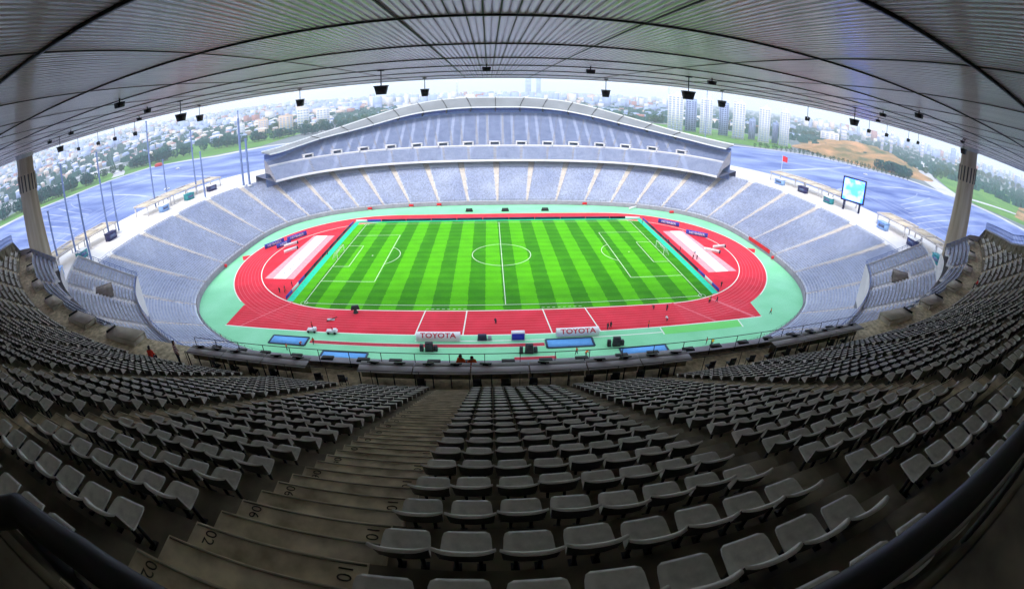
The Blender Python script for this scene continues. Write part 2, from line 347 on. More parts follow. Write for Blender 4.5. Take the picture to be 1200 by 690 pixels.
# ------------------------------------------------------------------ lower bowl
bowl = tag(empty('seating_bowl'), 'open oval lower bowl of pale concrete steps around the red running track', 'grandstand')
tt = t_list(112, 76, 721); mb = MB(); prof = []
for k in range(NROW):
    v0, v1 = k/NROW, (k+1)/NROW; z = BIN[2]+(BOUT[2]-BIN[2])*v1
    zb = BIN[2]+(BOUT[2]-BIN[2])*v0
    prof += [(v0, zb), (v0, z)]
prof.append((1.0, BOUT[2]))
G = np.stack([np.c_[BWL(tt, v), np.full(len(tt), z)] for v, z in prof], 0)
mb.grid(G, RISER); mb.build('terrace_steps', bowl)
mb = MB(); G = np.stack([np.c_[BWL(tt, 0, -.6), np.full(len(tt), z)] for z in (0.0, 1.75)]+[np.c_[BWL(tt, 0, -.1), np.full(len(tt), z)] for z in (1.75, 1.5)], 0); mb.grid(G, mat('grey_wall_concrete', (.26, .25, .28), .85, scale=.5), True)
mb.build('front_wall', bowl)
mb = MB()
trr = t_list(94, 60.5, 420)
P = BWL(trr, 0, -.35)
for z in (2.2, 2.65): mb.tube(np.c_[P, np.full(len(P), z)], .03, RAIL, 4)
for p in P[::2]: mb.bar((*p, 1.75), (*p, 2.65), .05, .05, RAIL)
mb.build('front_railing', bowl)
# stairs: positions read at the front wall
AX = [(0, 60.5), (13, 60.3), (26, 60), (39, 59), (50.5, 57), (61, 53.7), (71, 48.3), (80.5, 42), (87, 33), (91.8, 19.5), (93.9, 4.5), (93.6, -10.5), (91, -24.5), (84.3, -38), (75, -48), (63, -53.5), (50, -57), (37, -59.3), (24, -60), (11, -60.3)]
AT = []
for x, y in AX:
    for sg in (1, -1):
        if sg < 0 and x == 0: continue
        AT.append(t_of(sg*x, y, 94, 60.5))
AT = np.array(AT)
def aisle_w(v): return 0.42+1.15*v
for ta in AT:
    mb = MB()
    for k in range(NROW):
        v = (k+.5)/NROW
        for j, (va, vb, z) in enumerate(((k/NROW-.004, (k+.5)/NROW-.004, BIN[2]+(BOUT[2]-BIN[2])*(k+.5)/NROW), ((k+.5)/NROW-.004, (k+1)/NROW-.004, BIN[2]+(BOUT[2]-BIN[2])*(k+1)/NROW+.012))):
            a = BWL(np.array([ta-.0005, ta, ta+.0005]), va); b = BWL(np.array([ta]), vb)[0]
            d = a[2]-a[0]; d = d/np.linalg.norm(d)*aisle_w(v); a = a[1]
            zt = z+.03 if j else z+.18
            mb.add([(*(a-d), zt), (*(a+d), zt), (*(b+d), zt), (*(b-d), zt), (*(a-d), zt-.35), (*(a+d), zt-.35)], [[0, 1, 2, 3], [4, 5, 1, 0]], AISLE)
    mb.build('staircase', bowl)
for ta in AT[::1]:
    mb = MB(); pts = []
    for v in np.linspace(0.0, 1, 12):
        a = BWL(np.array([ta-.0005, ta, ta+.0005]), v); d = a[2]-a[0]; d /= np.linalg.norm(d); sg = 1 if a[1][0] < 0 else -1
        pts.append((*(a[1]+sg*d*(aisle_w(v)+.12)), BIN[2]+(BOUT[2]-BIN[2])*v+.75))
    pts = np.array(pts); mb.tube(pts, .06, STEEL, 4)
    for p in pts: mb.bar(p, p-np.array((0, 0, .9)), .05, .05, STEEL)
    mb.build('stair_railing', bowl)

# ------------------------------------------------------------------ far stand
FARX = np.array([-109, -107, -105, -102, -99, -95, -91, -86, -80, -74, -68, -60, -52, -42, -30, -15, 15, 31, 42, 52, 60, 67, 74, 80, 85, 90, 95, 99, 103, 106, 109, 112.])
FARD = np.array([3.9, 4.9, 5.7, 6.7, 7.8, 9.1, 10.6, 11.8, 12.7, 13.8, 15.1, 16.7, 18.6, 20.3, 22.3, 23.7, 23.6, 23.0, 20.3, 17.9, 15.8, 14.1, 12.7, 11.5, 10.4, 9.5, 8.8, 8.2, 7.8, 7.4, 7.2, 7.1])
FARB = np.array([28.4, 28.6, 28.9, 29.3, 29.8, 30.3, 31.0, 31.6, 32.3, 33.0, 34.0, 35.3, 37.0, 39.0, 40.4, 41.3, 41.4, 40.3, 38.7, 37.0, 35.6, 34.4, 33.4, 32.6, 31.9, 31.3, 30.8, 30.3, 29.9, 29.5, 29.3, 29.1])
FART = np.array([29.0, 29.2, 29.5, 29.9, 30.4, 31.0, 31.7, 32.7, 33.9, 35.2, 36.8, 38.6, 40.8, 43.1, 45.1, 46.2, 46.0, 44.9, 43.0, 40.8, 38.9, 37.3, 35.9, 34.6, 33.5, 32.7, 32.1, 31.6, 31.2, 30.9, 30.7, 30.5])
T0, T1 = R(28), R(152)
far = tag(empty('grandstand'), 'far crescent grandstand with a thin curved grey roof across the pitch', 'grandstand')
tf = t_list(118, 95, 361, T0, T1)
FA = (109.5, 84.5, 16.0); FB = (115.0, 90.5, 22.0)
def far_pt(t, d):   # d metres behind the walkway
    return SE(t, 115+d, 90.5+d)
mb = MB(); prof = []; NS = 9
for k in range(NS):
    v0, v1 = k/NS, (k+1)/NS; prof += [(v0, 16.0+6*v0), (v0, 16.0+6*v1)]
prof.append((1.0, 22.0))
G = np.stack([np.c_[SE(tf, FA[0]+(FB[0]-FA[0])*v, FA[1]+(FB[1]-FA[1])*v), np.full(len(tf), z)] for v, z in prof], 0); mb.grid(G, RISERF)
x_mid = far_pt(tf, 8)[:, 0]; Dm = np.interp(x_mid, FARX, FARD); Dm = np.convolve(np.pad(Dm, 8, 'edge'), np.ones(17)/17, 'valid')
Bm = np.convolve(np.pad(np.interp(x_mid, FARX, FARB), 8, 'edge'), np.ones(17)/17, 'valid'); Tm = np.convolve(np.pad(np.interp(x_mid, FARX, FART), 8, 'edge'), np.ones(17)/17, 'valid')
NU = 31; prof = []
rows = []
for k in range(NU):
    d0, d1 = 0.8+k*0.75, 0.8+(k+1)*0.75
    rows += [(d0, 22+.68*d0-.5), (d0, 22+.68*d1-.5)]
rows.append((0.8+NU*.75, 22+.68*(0.8+NU*.75)-.5))
G = np.stack([np.c_[far_pt(tf, 0), np.full(len(tf), 22.0)]]+[np.c_[SE(tf, 115+np.minimum(d, Dm), 90.5+np.minimum(d, Dm)), np.minimum(z, 22+.68*Dm-.2)] for d, z in rows], 0)
mb.grid(G, RISERF); mb.build('terrace_steps', far)
# parapets
def far_band(name, A, z0, z1, th, m, parent, over=0.0):
    mb = MB(); a, b = A
    G = np.stack([np.c_[SE(tf, a-th, b-th), np.full(len(tf), z)] for z in (z0, z1)]+[np.c_[SE(tf, a, b), np.full(len(tf), z)] for z in (z1, z0)], 0); mb.grid(G, m, True); return mb.build(name, parent)
far_band('front_parapet', (109.5, 84.5), 15.5, 16.55, .2, PALE, far)
far_band('walkway_parapet', (115.15, 90.65), 22.0, 22.95, .2, PALE, far)
# soffit and back wall down to the promenade
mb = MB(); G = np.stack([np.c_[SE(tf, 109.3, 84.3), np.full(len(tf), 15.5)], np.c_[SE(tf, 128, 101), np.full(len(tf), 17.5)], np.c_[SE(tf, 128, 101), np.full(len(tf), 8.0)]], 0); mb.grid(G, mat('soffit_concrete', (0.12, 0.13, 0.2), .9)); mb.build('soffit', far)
mb = MB(); d = Dm+.3; G = np.stack([np.c_[SE(tf, 115+d, 90.5+d), z] for z in (np.full(len(tf), 8.0), 22+.68*Dm+.2, 22+.68*Dm+1.1)]+[np.c_[SE(tf, 115+d-.25, 90.5+d-.25), z] for z in (22+.68*Dm+1.1, 22+.68*Dm-1)], 0)
mb.grid(G, mat('blue_grey_cladding', (0.20, 0.28, 0.55), .6), True); mb.build('back_wall', far)
mb = MB(); d = Dm-.1; G = np.stack([np.c_[SE(tf, 115+d, 90.5+d), z] for z in (22+.68*Dm+1.1, np.minimum(Bm-.2, 22+.68*Dm+3.2))], 0); mb.grid(G, mat('blue_glazing', (0.05, 0.10, 0.40), .2, spec=.6)); mb.build('glazing_band', far)
# end walls
for side, i in ((1, 0), (-1, -1)):
    mb = MB(); t = tf[i]; pts = []
    for v in np.linspace(0, 1, 8): pts.append((*SE(t, FA[0]+(FB[0]-FA[0])*v, FA[1]+(FB[1]-FA[1])*v), 16+6*v+.9))
    for v in np.linspace(0.1, 1, 8): dd = Dm[i]*v; pts.append((*SE(t, 115+dd, 90.5+dd), 22+.68*dd+.9))
    pts = np.array(pts); lo = pts.copy(); lo[:, 2] = np.maximum(14.0, pts[:, 2]-np.linspace(1.6, 6.5, len(pts))); mb.grid(np.stack([lo, pts], 0), mat('grey_wall_concrete', (.26, .25, .28), .85, scale=.5)); o = mb.build('end_wall', far)
# roof: thin curved blade rising to the back
mb = MB(); ds = [(-5.6, 0.0), (-4, .30), (-2, .60), (0, .82), (2, 1.0)]
up = np.stack([np.c_[SE(tf, 115+Dm+d, 90.5+Dm+d), Bm+(Tm-Bm)*f] for d, f in ds], 0); mb.grid(up, mat('grey_roof_sheet', (0.20, 0.21, 0.22), .55, scale=.1), False)
lo = up.copy(); lo[:, :, 2] -= .4; mb.grid(lo, mat('roof_underside', (0.35, 0.36, 0.40), .7), True); roof = mb.build('roof', far)
mb = MB(); mb.grid(np.stack([lo[0]-[0, 0, .1], up[0]+[0, 0, .15]], 0), WHITE, True); mb.grid(np.stack([up[-1]+[0, 0, .5], lo[-1]-[0, 0, .3]], 0), WHITE, True); mb.grid(np.stack([up[-1]+[0, 0, .5], np.c_[SE(tf, 115+Dm+2.7, 90.5+Dm+2.7), Tm+.5]], 0), WHITE); mb.build('fascia', roof)
for x in np.arange(-91, 92, 13.0):
    i = int(np.argmin(abs(up[2][:, 0]-x))); mb = MB()
    base = np.array((*SE(tf[i], 115+Dm[i]-.2, 90.5+Dm[i]-.2), 22+.68*Dm[i]+.8)); fr = lo[0][i]
    mb.bar(base, fr, .5, .55, DARK); mb.bar(base+[0, 0, -.3], (lo[2][i]+lo[3][i])/2, .4, .45, DARK); mb.bar(up[0][i]+[0, 0, .15], up[2][i]+[1.2*np.sign(x), 0, .2], .3, .25, DARK); mb.bar(up[2][i]+[1.2*np.sign(x), 0, .2], up[4][i]+[2.2*np.sign(x), 0, .3], .3, .25, DARK); mb.build('roof_strut', far)
# walkway portals, stairs
PX = [-.5+13.0*k for k in range(-7, 8)]
for x in PX:
    mbS = MB()
    t = t_of(x, 1, 1, 1); i = int(np.argmin(abs(far_pt(tf, 0)[:, 0]-x)))
    if i < 4 or i > len(tf)-5: continue
    p = far_pt(tf[i], 1.2); nrm = far_pt(tf[i], 2.2)-p; nrm /= np.linalg.norm(nrm); tg = np.array((-nrm[1], nrm[0])); ang = math.atan2(tg[1], tg[0])
    mb = MB(); c = p+nrm*.6
    mb.box((*c, 24.4), (5.6, 3.0, 0.4), PALE, ang)
    for sx in (-2.4, 2.4): mb.box((*(c+tg*sx), 23.1), (.7, 3.0, 2.3), PALE, ang)
    mb.box((*(p+nrm*1.2), 23.2), (4.1, .1, 1.9), GLASS, ang)
    mb.build('entrance_portal', far)
    for v0 in range(NS*2):
        va, vb = v0/NS/2, (v0+1)/NS/2; a = SE(tf[i], FA[0]+(FB[0]-FA[0])*va-.05, FA[1]+(FB[1]-FA[1])*va-.05); b = SE(tf[i], FA[0]+(FB[0]-FA[0])*vb-.05, FA[1]+(FB[1]-FA[1])*vb-.05); z = 16+6*vb+.03
        mbS.add([(*(a-tg*.75), z), (*(a+tg*.75), z), (*(b+tg*.75), z), (*(b-tg*.75), z), (*(a-tg*.75), z-.36), (*(a+tg*.75), z-.36)], [[0, 1, 2, 3], [4, 5, 1, 0]], STAIRG)
    mbS.build('staircase', far)
UPX = sorted([x+3.9 for x in PX]+[x-3.9 for x in PX])
for x in UPX:
    mbS = MB(); i = int(np.argmin(abs(far_pt(tf, 5)[:, 0]-x)))
    if i < 4 or i > len(tf)-5: continue
    t = tf[i]; p = far_pt(t, 1); nrm = far_pt(t, 2)-p; nrm /= np.linalg.norm(nrm); tg = np.array((-nrm[1], nrm[0]))
    for k in range(int(Dm[i]/.375)-3):
        da, db = .7+k*.375, .7+(k+1)*.375; a = far_pt(t, da); b = far_pt(t, db); z = 22+.68*db-.42
        mbS.add([(*(a-tg*.6), z), (*(a+tg*.6), z), (*(b+tg*.6), z), (*(b-tg*.6), z), (*(a-tg*.6), z-.3), (*(a+tg*.6), z-.3)], [[0, 1, 2, 3], [4, 5, 1, 0]], STAIRG)
    if mbS.v: mbS.build('staircase', far)

# ------------------------------------------------------------------ near tier
near = tag(empty('grandstand'), 'near upper tier of dark concrete steps under the big flat roof', 'grandstand')
AIS = [(-1.95, .9)]
c = -1.95
AIS = [(-1.95, .90, 1), (3.5, .36, 0), (8.8, .70, 1), (14.1, .36, 0), (19.5, .8, 1), (24.9, .36, 0), (30.3, .8, 1), (-7.42, .48, 0), (-12.9, .8, 1), (-18.2, .36, 0), (-23.6, .8, 1), (-29.0, .36, 0)]
for k in range(1, 8):
    AIS += [(30.3+10.8*k, .8, 1), (30.3+10.8*k-5.4, .36, 0), (-29.0-10.8*k+5.4, .8, 1), (-29.0-10.8*k, .36, 0)]
AIS = [(a-3.606, h, wd) for a, h, wd in AIS]       # metres along the walkway
def umin(s):
    s = np.abs(s); return np.interp(s, [34, 45, 55, 67, 88], [-20, -14.5, -10, -6.0, -2.6])
ss = np.linspace(-88, 88, 441)
mb = MB(); rowsN = list(range(-2, 21))
lines = []
for i in rowsN:
    ua = row_u(i)-.8+.3; lines += [(ua, row_z(i-1)), (ua, row_z(i))]     # riser at the back of row i
lines.append((row_u(20)+.3, row_z(20)))
G = []
um = umin(ss)
for u, z in lines+[(row_u(20)+.3, ZW)]:
    uu = np.maximum(u, um); zz = np.where(u < um, ZW+.3-uu*.6737+.4, z); x, y, a = SU(ss, uu); G.append(np.c_[x, y, zz])
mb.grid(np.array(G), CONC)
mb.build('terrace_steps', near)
# walkway deck
mb = MB(); G = []
for u, z in ((row_u(20)+.32, ZW), (1.5, ZW), (1.5, ZW-1.5), (1.0, ZW-4)):
    x, y, a = SU(ss, u); G.append(np.c_[x, y, np.full(len(ss), z)])
mb.grid(np.array(G), STEP, True); mb.build('walkway', near)
# platform the camera stands on, with its kerb, and an unseen back wall closed to the roof to darken the seats
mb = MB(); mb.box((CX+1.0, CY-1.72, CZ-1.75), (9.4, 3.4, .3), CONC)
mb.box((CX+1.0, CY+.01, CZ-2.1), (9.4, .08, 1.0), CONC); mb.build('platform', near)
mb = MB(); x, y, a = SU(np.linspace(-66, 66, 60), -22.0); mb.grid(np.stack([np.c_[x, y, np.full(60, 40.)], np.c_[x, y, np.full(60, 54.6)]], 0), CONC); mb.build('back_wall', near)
# broad stairs with half steps
def stair_name(wd): return 'stairs'
for sA, h, wd in AIS:
    if abs(sA) > 85: continue
    mbw = MB()
    for i in rowsN:
        if row_u(i) < umin(sA)+.3: continue
        for j in (0, 1):
            u0 = row_u(i)-.5+.4*j; z = row_z(i) + (0.0 if j else 0.27)
            if j: continue
            x0, y0, a = SU(sA-h, u0-.003); x1, y1, _ = SU(sA+h, u0-.003); x2, y2, _ = SU(sA+h, u0+.4); x3, y3, _ = SU(sA-h, u0+.4)
            zb = row_z(i)-.02
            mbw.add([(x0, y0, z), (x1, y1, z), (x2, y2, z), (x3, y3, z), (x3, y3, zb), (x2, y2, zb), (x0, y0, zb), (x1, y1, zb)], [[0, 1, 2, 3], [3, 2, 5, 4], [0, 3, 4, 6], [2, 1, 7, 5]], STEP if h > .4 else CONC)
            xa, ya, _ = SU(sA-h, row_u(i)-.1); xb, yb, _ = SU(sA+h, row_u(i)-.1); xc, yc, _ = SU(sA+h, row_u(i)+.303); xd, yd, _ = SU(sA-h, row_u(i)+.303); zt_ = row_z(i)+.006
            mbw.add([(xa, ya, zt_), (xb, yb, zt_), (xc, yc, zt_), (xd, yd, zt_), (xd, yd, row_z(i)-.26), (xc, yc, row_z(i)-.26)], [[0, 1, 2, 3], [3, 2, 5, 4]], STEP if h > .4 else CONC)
            if abs(sA) < 30 and h > .4:
                for uu_, zz_ in ((u0+.4, z), (u0+.8, row_z(i)+.006)):
                    xa, ya, _ = SU(sA-h+.02, uu_-.025); xb, yb, _ = SU(sA+h-.02, uu_-.025)
                    mbw.bar((xa, ya, zz_+.002), (xb, yb, zz_+.002), .022, .008, NOSE)
    mbw.build('staircase', near)

ORD = ['first', 'second', 'third', 'fourth', 'fifth', 'sixth', 'seventh', 'eighth', 'ninth', 'tenth', 'eleventh', 'twelfth', 'thirteenth', 'fourteenth', 'fifteenth', 'sixteenth', 'seventeenth', 'eighteenth', 'nineteenth', 'twentieth', 'twenty-first', 'twenty-second', 'twenty-third', 'twenty-fourth']
# parapet with the press desks along the front of the walkway
SD = 23.0
fr = tag(empty('tier_parapet'), 'low concrete parapet with a thin dark railing in front of the press desks', 'parapet')
gaps = [(-9.3, 1.1), (13.8, .9)]
DS = [s for s in np.arange(-SD+1.5, SD-1, 3.05) if not any(abs(s+3.6-g0) < gw+1.2 for g0, gw in gaps)]
def box_su(mb, s, u, z, size, m, **k):
    x, y, a = SU(s, u); mb.box((float(x), float(y), z), size, m, float(a), **k)
DESKG = mat('desk_grey', (0.42, .42, .41), .6)
desk0 = empty('press_desk')
mb = MB(); mb.box((0, -.35, .98), (2.98, .62, .06), PALE); mb.box((0, .22, .93), (2.98, .40, .05), DESKG); mb.build('desk_top', desk0)
mb = MB(); mb.box((0, .02, .52), (2.98, .04, .76), CONC); mb.build('front_panel', desk0)
for dx_ in (-1.4, -.45, .5): mb = MB(); mb.box((dx_, -.6, .475), (.06, .06, .95), DARK); mb.build('leg', desk0)
mon0 = empty('desk_monitor'); mb = MB(); mb.box((0, 0, .10), (.60, .05, .36), DARK, rx=1.1); mb.build('screen', mon0); mb = MB(); mb.box((0, .02, .02), (.3, .2, .03), DARK); mb.build('base', mon0)
def far_name(s): return 'flagpole' if s < -3 else ('video screen' if s > 3 else 'middle')
for k, s in enumerate(DS):
    x, y, a = SU(s, 0); o = desk0 if k == 0 else copy_tree(desk0); o.location = (float(x), float(y), ZW); o.rotation_euler = (0, 0, float(a))
    tag(o, '%s grey press desk along the tier edge, counted from the flagpole end' % ORD[k], 'desk', 'press desks along the tier edge')
    for dx_ in (-.75, .75):
        if rng.random() < .2: continue
        x, y, a = SU(s+dx_, .2); m_ = mon0 if not mon0.get('category') else copy_tree(mon0); m_.location = (float(x), float(y), ZW+.955); m_.rotation_euler = (0, 0, float(a)+rng.uniform(-.2, .2))
        tag(m_, 'small black monitor lying on the %s press desk from the flagpole end, %s half' % (ORD[k], 'near' if dx_ < 0 else 'far'), 'monitor', 'monitors on the press desks')
mb = MB()
for s in np.arange(-SD, SD+.1, 1.9):
    x, y, a = SU(s, .72); mb.bar((x, y, ZW+.2), (x, y, ZW+1.33), .035, .035, RAIL)
x, y, a = SU(np.linspace(-SD, SD, 24), .72); mb.tube(np.c_[x, y, np.full(24, ZW+1.33)], .022, RAIL, 5)
x, y, a = SU(np.linspace(-SD, SD, 24), -.70); mb.tube(np.c_[x, y, np.full(24, ZW+1.12)], .018, RAIL, 5)
for s in np.arange(-SD, SD+.1, 2.6):
    x, y, a = SU(s, -.70); mb.bar((x, y, ZW), (x, y, ZW+1.12), .03, .03, RAIL)
mb.build('railing', fr)
mb = MB(); x0, y0, a = SU(np.linspace(-SD, SD, 40), .95); x1, y1, _ = SU(np.linspace(-SD, SD, 40), 2.35)
mb.grid(np.stack([np.c_[x0, y0, np.full(40, ZW+.35)], np.c_[x1, y1, np.full(40, ZW-.25)], np.c_[x1, y1, np.full(40, ZW-1.8)]], 0), mat('lilac_grey_ledge', (.40, .38, .44), .8), True)
mb.build('ledge', fr)
lb0 = None
for k, s in enumerate(np.arange(-SD+1, SD, 2.15)):
    x, y, a = SU(s+rng.uniform(-.2, .2), 1.6)
    if lb0 is None: mb = MB(); mb.box((0, 0, .06), (.75, .42, .11), DARK); lb0 = o = mb.build('floor_box')
    else: o = lb0.copy(); COL.objects.link(o)
    o.location = (float(x), float(y), ZW+.10); o.rotation_euler = (0, 0, float(a)); tag(o, '%s flat black box on the ledge beyond the press desks, from the flagpole end' % ORD[k], 'box', 'boxes on the ledge')
# chairs behind the desks
def small_chair():
    t = empty('desk_chair')
    mb = MB(); mb.box((0, 0, .45), (.44, .42, .05), DARK); mb.build('seat', t)
    mb = MB(); mb.box((0, -.2, .72), (.42, .04, .42), DARK, rx=.12); mb.build('backrest', t)
    for sx in (-.18, .18):
        for sy in (-.17, .17): mb = MB(); mb.bar((sx, sy, 0), (sx, sy, .44), .03, .03, RAIL); mb.build('leg', t)
    return t
pc = small_chair(); k = 0
for s in np.arange(-21.8, 22, 1.45):
    if rng.random() < .28: continue
    x, y, a = SU(s, -.78); c = pc if k == 0 else copy_tree(pc)
    c.location = (float(x), float(y), ZW); c.rotation_euler = (0, 0, float(a)+rng.uniform(-.3, .3))
    tag(c, '%s black chair behind the grey press desks, counted from the flagpole end' % ORD[k] if k < len(ORD) else 'black chair behind the last press desks, at the video screen end', 'chair', 'chairs behind the press desks'); k += 1

# concrete entrances along the walkway at both ends of the tier
BEIGE = mat('weathered_beige_concrete', (.52, .47, .37), .85, col2=(.70, .64, .52), scale=.8)
def entrance(s, ln, k, side):
    t = empty('tier_entrance')
    mb = MB(); box_su(mb, s, .9, ZW+.40, (ln, 1.5, .12), AISLE if k % 2 else BEIGE, ry=.05*side); mb.build('roof_slab', t)
    mb = MB()
    for q in (.2, 1.6): box_su(mb, s, q, ZW-.1, (ln, .16, .9), BEIGE)
    box_su(mb, s-side*ln*.5+side*.1, .9, ZW, (.2, 1.6, .7), BEIGE); mb.build('side_wall', t)
    mb = MB(); box_su(mb, s+side*(ln*.5-.05), .9, ZW+.05, (.1, 1.2, .95), DARK); mb.build('opening_shade', t)  # solid black panel painting the shade inside the entrance
    return t
for side, lst in ((-1, (-32.0, -40.5, -50.0, -60.5, -71.5, -82)), (1, (30.0, 38.5, 48.0, 59, 70, 81))):
    for k, s in enumerate(lst):
        tag(entrance(s, 4.4, k, side), '%s concrete tier entrance from the press desks, on the %s side' % (ORD[k], 'flagpole' if side < 0 else 'video screen'), 'stair entrance', 'concrete entrances along the walkway')

# lower blocks in front of the walkway at both ends of the upper tier
def blk_max(s): return np.interp(np.abs(s), [30, 37, 54, 72, 82], [1.5, 2.9, 4.3, 5.5, 6.6])
def wing_z(k): return ZW-.44*(k+1)
BLOCKROWS = []
WAIS = (36, 63.5)
for side, nm in ((1, 'video screen'), (-1, 'flagpole')):
    blk = tag(empty('seating_block'), 'narrow curved block of seats beside the roof column below the tier entrances, %s side' % nm, 'grandstand')
    mb = MB(); mr = MB()
    for k in range(7):
        u0 = 1.5+.8*k; sg = np.arange(30, 84, .5); m = (u0+.4 <= blk_max(sg)) & (sg < np.interp(u0, [2, 6.5], [84, 82]))
        s_ = side*sg[m]
        if len(s_) < 4: continue
        z = wing_z(k); BLOCKROWS.append((k, s_[0], s_[-1]))
        A = [np.c_[SU(s_, u)[0], SU(s_, u)[1], np.full(len(s_), zz)] for u, zz in ((u0, z+.44), (u0, z), (u0+.8, z), (u0+.8, z-.5))]
        mb.grid(np.array(A), PALE, side < 0); a0 = A[1][-1]; a1 = A[2][-1]
        mb.quad(a0+[0, 0, .5], a1+[0, 0, .5], a1-[0, 0, 2.5], a0-[0, 0, 2.5], PALE); mr.bar(a0+[0, 0, 1.3], a1+[0, 0, .9], .07, .07, BLUE_RAIL); mr.bar(a0, a0+[0, 0, 1.3], .05, .05, BLUE_RAIL)
    sg = np.linspace(31, 82, 80); uu = blk_max(sg)+.7; x, y, a_ = SU(side*sg, uu); zt = ZW-.55*(uu-1.5)+.1
    mb.build('terrace_steps', blk)
    mb = MB(); mb.grid(np.stack([np.c_[x, y, zt-.35], np.c_[x, y, zt-9]], 0), PALE, side < 0); mb.build('front_wall', blk)
    for sa in WAIS:
        ms = MB()
        for k in range(14):
            u0 = 1.5+.4*k
            if u0+.4 > float(blk_max(sa)): break
            zz = ZW-.55*(u0-1.5)-.18; P4 = [SU(side*(sa-.6), u0), SU(side*(sa+.6), u0), SU(side*(sa+.6), u0+.42), SU(side*(sa-.6), u0+.42)]
            ms.add([(float(p[0]), float(p[1]), zz) for p in P4]+[(float(P4[2][0]), float(P4[2][1]), zz-.25), (float(P4[3][0]), float(P4[3][1]), zz-.25)], [[0, 1, 2, 3], [3, 2, 4, 5]], AISLE)
        if ms.v: ms.build('staircase', blk)
    mr.build('end_railing', blk)
    # fence along the rim of the upper tier
    mb = MB(); s_ = np.linspace(58, 88, 46)*side; uu = umin(s_)-.15; x, y, a = SU(s_, uu); z = ZW+.5-uu*.6737
    mb.tube(np.c_[x, y, z+1.5], .06, BLUE_RAIL, 4); mb.tube(np.c_[x, y, z+.8], .04, BLUE_RAIL, 4)
    for i in range(46): mb.bar((x[i], y[i], z[i]-.6), (x[i], y[i], z[i]+1.5), .09, .09, BLUE_RAIL)
    mb.build('rim_fence', near)
    mb = MB(); s_ = np.linspace(28, 88, 90)*side; uu = umin(s_)-.15; x, y, a = SU(s_, uu); z = ZW+.5-uu*.6737; mb.grid(np.stack([np.c_[x, y, z+.35], np.c_[x, y, np.full(90, 8.)]], 0), PALE, side > 0)
    uu = np.linspace(float(umin(88)), 6.5, 8); sl = np.interp(uu, [-3, 0, 2, 6.5], [88, 86, 84, 82]); x, y, a = SU(side*sl, uu); z = np.where(uu < -1.4, ZW+.9-uu*.6737, np.where(uu < 1.5, ZW+1.0, ZW+1.0-.55*(uu-1.5)))
    mb.grid(np.stack([np.c_[x, y, z], np.c_[x, y, np.full(8, 8.)]], 0), PALE); mb.build('end_wall', near)

# middle tier: its two sunlit wings stand clear of the upper tier
WFx = [0, 28, 40, 50.5, 57, 64.5, 72.6, 79.4, 84.5, 88]; WFy = [-97.6, -95.5, -92.6, -88.5, -85.5, -81.0, -74.6, -67.0, -59.8, -53.0]
_u = np.linspace(0, 1, 400); _wl = np.concatenate([[0], np.cumsum(np.hypot(np.diff(WFx), np.diff(WFy)))]); _wx = np.interp(_u*_wl[-1], _wl, WFx); _wy = np.interp(_u*_wl[-1], _wl, WFy)
for _ in range(260): _wx[1:-1] = (_wx[:-2]+_wx[1:-1]*2+_wx[2:])/4; _wy[1:-1] = (_wy[:-2]+_wy[1:-1]*2+_wy[2:])/4
_wd = np.concatenate([[0], np.cumsum(np.hypot(np.diff(_wx), np.diff(_wy)))])
D_END = float(np.interp(79.4, _wx, _wd)); WN = 20; WT = .7
def MW(side, d, v):
    """place on the middle tier: d metres along its front, v metres back"""
    d = np.asarray(d, float); x = np.interp(d, _wd, _wx); y = np.interp(d, _wd, _wy); tx = np.interp(d, _wd, np.gradient(_wx, _wd)); ty = np.interp(d, _wd, np.gradient(_wy, _wd)); n_ = np.hypot(tx, ty); tx, ty = tx/n_, ty/n_
    X, Y = x+ty*v, y-tx*v
    return side*X, Y, np.arctan2(ty, side*tx)+(math.pi if side < 0 else 0)
def mid_z(k): return 20+.4*(k+1)
MAIS = [D_END-d for d in (6.8, 15.0, 27.5, 41.0)]; ENTR = (D_END-13.2, 6.4)
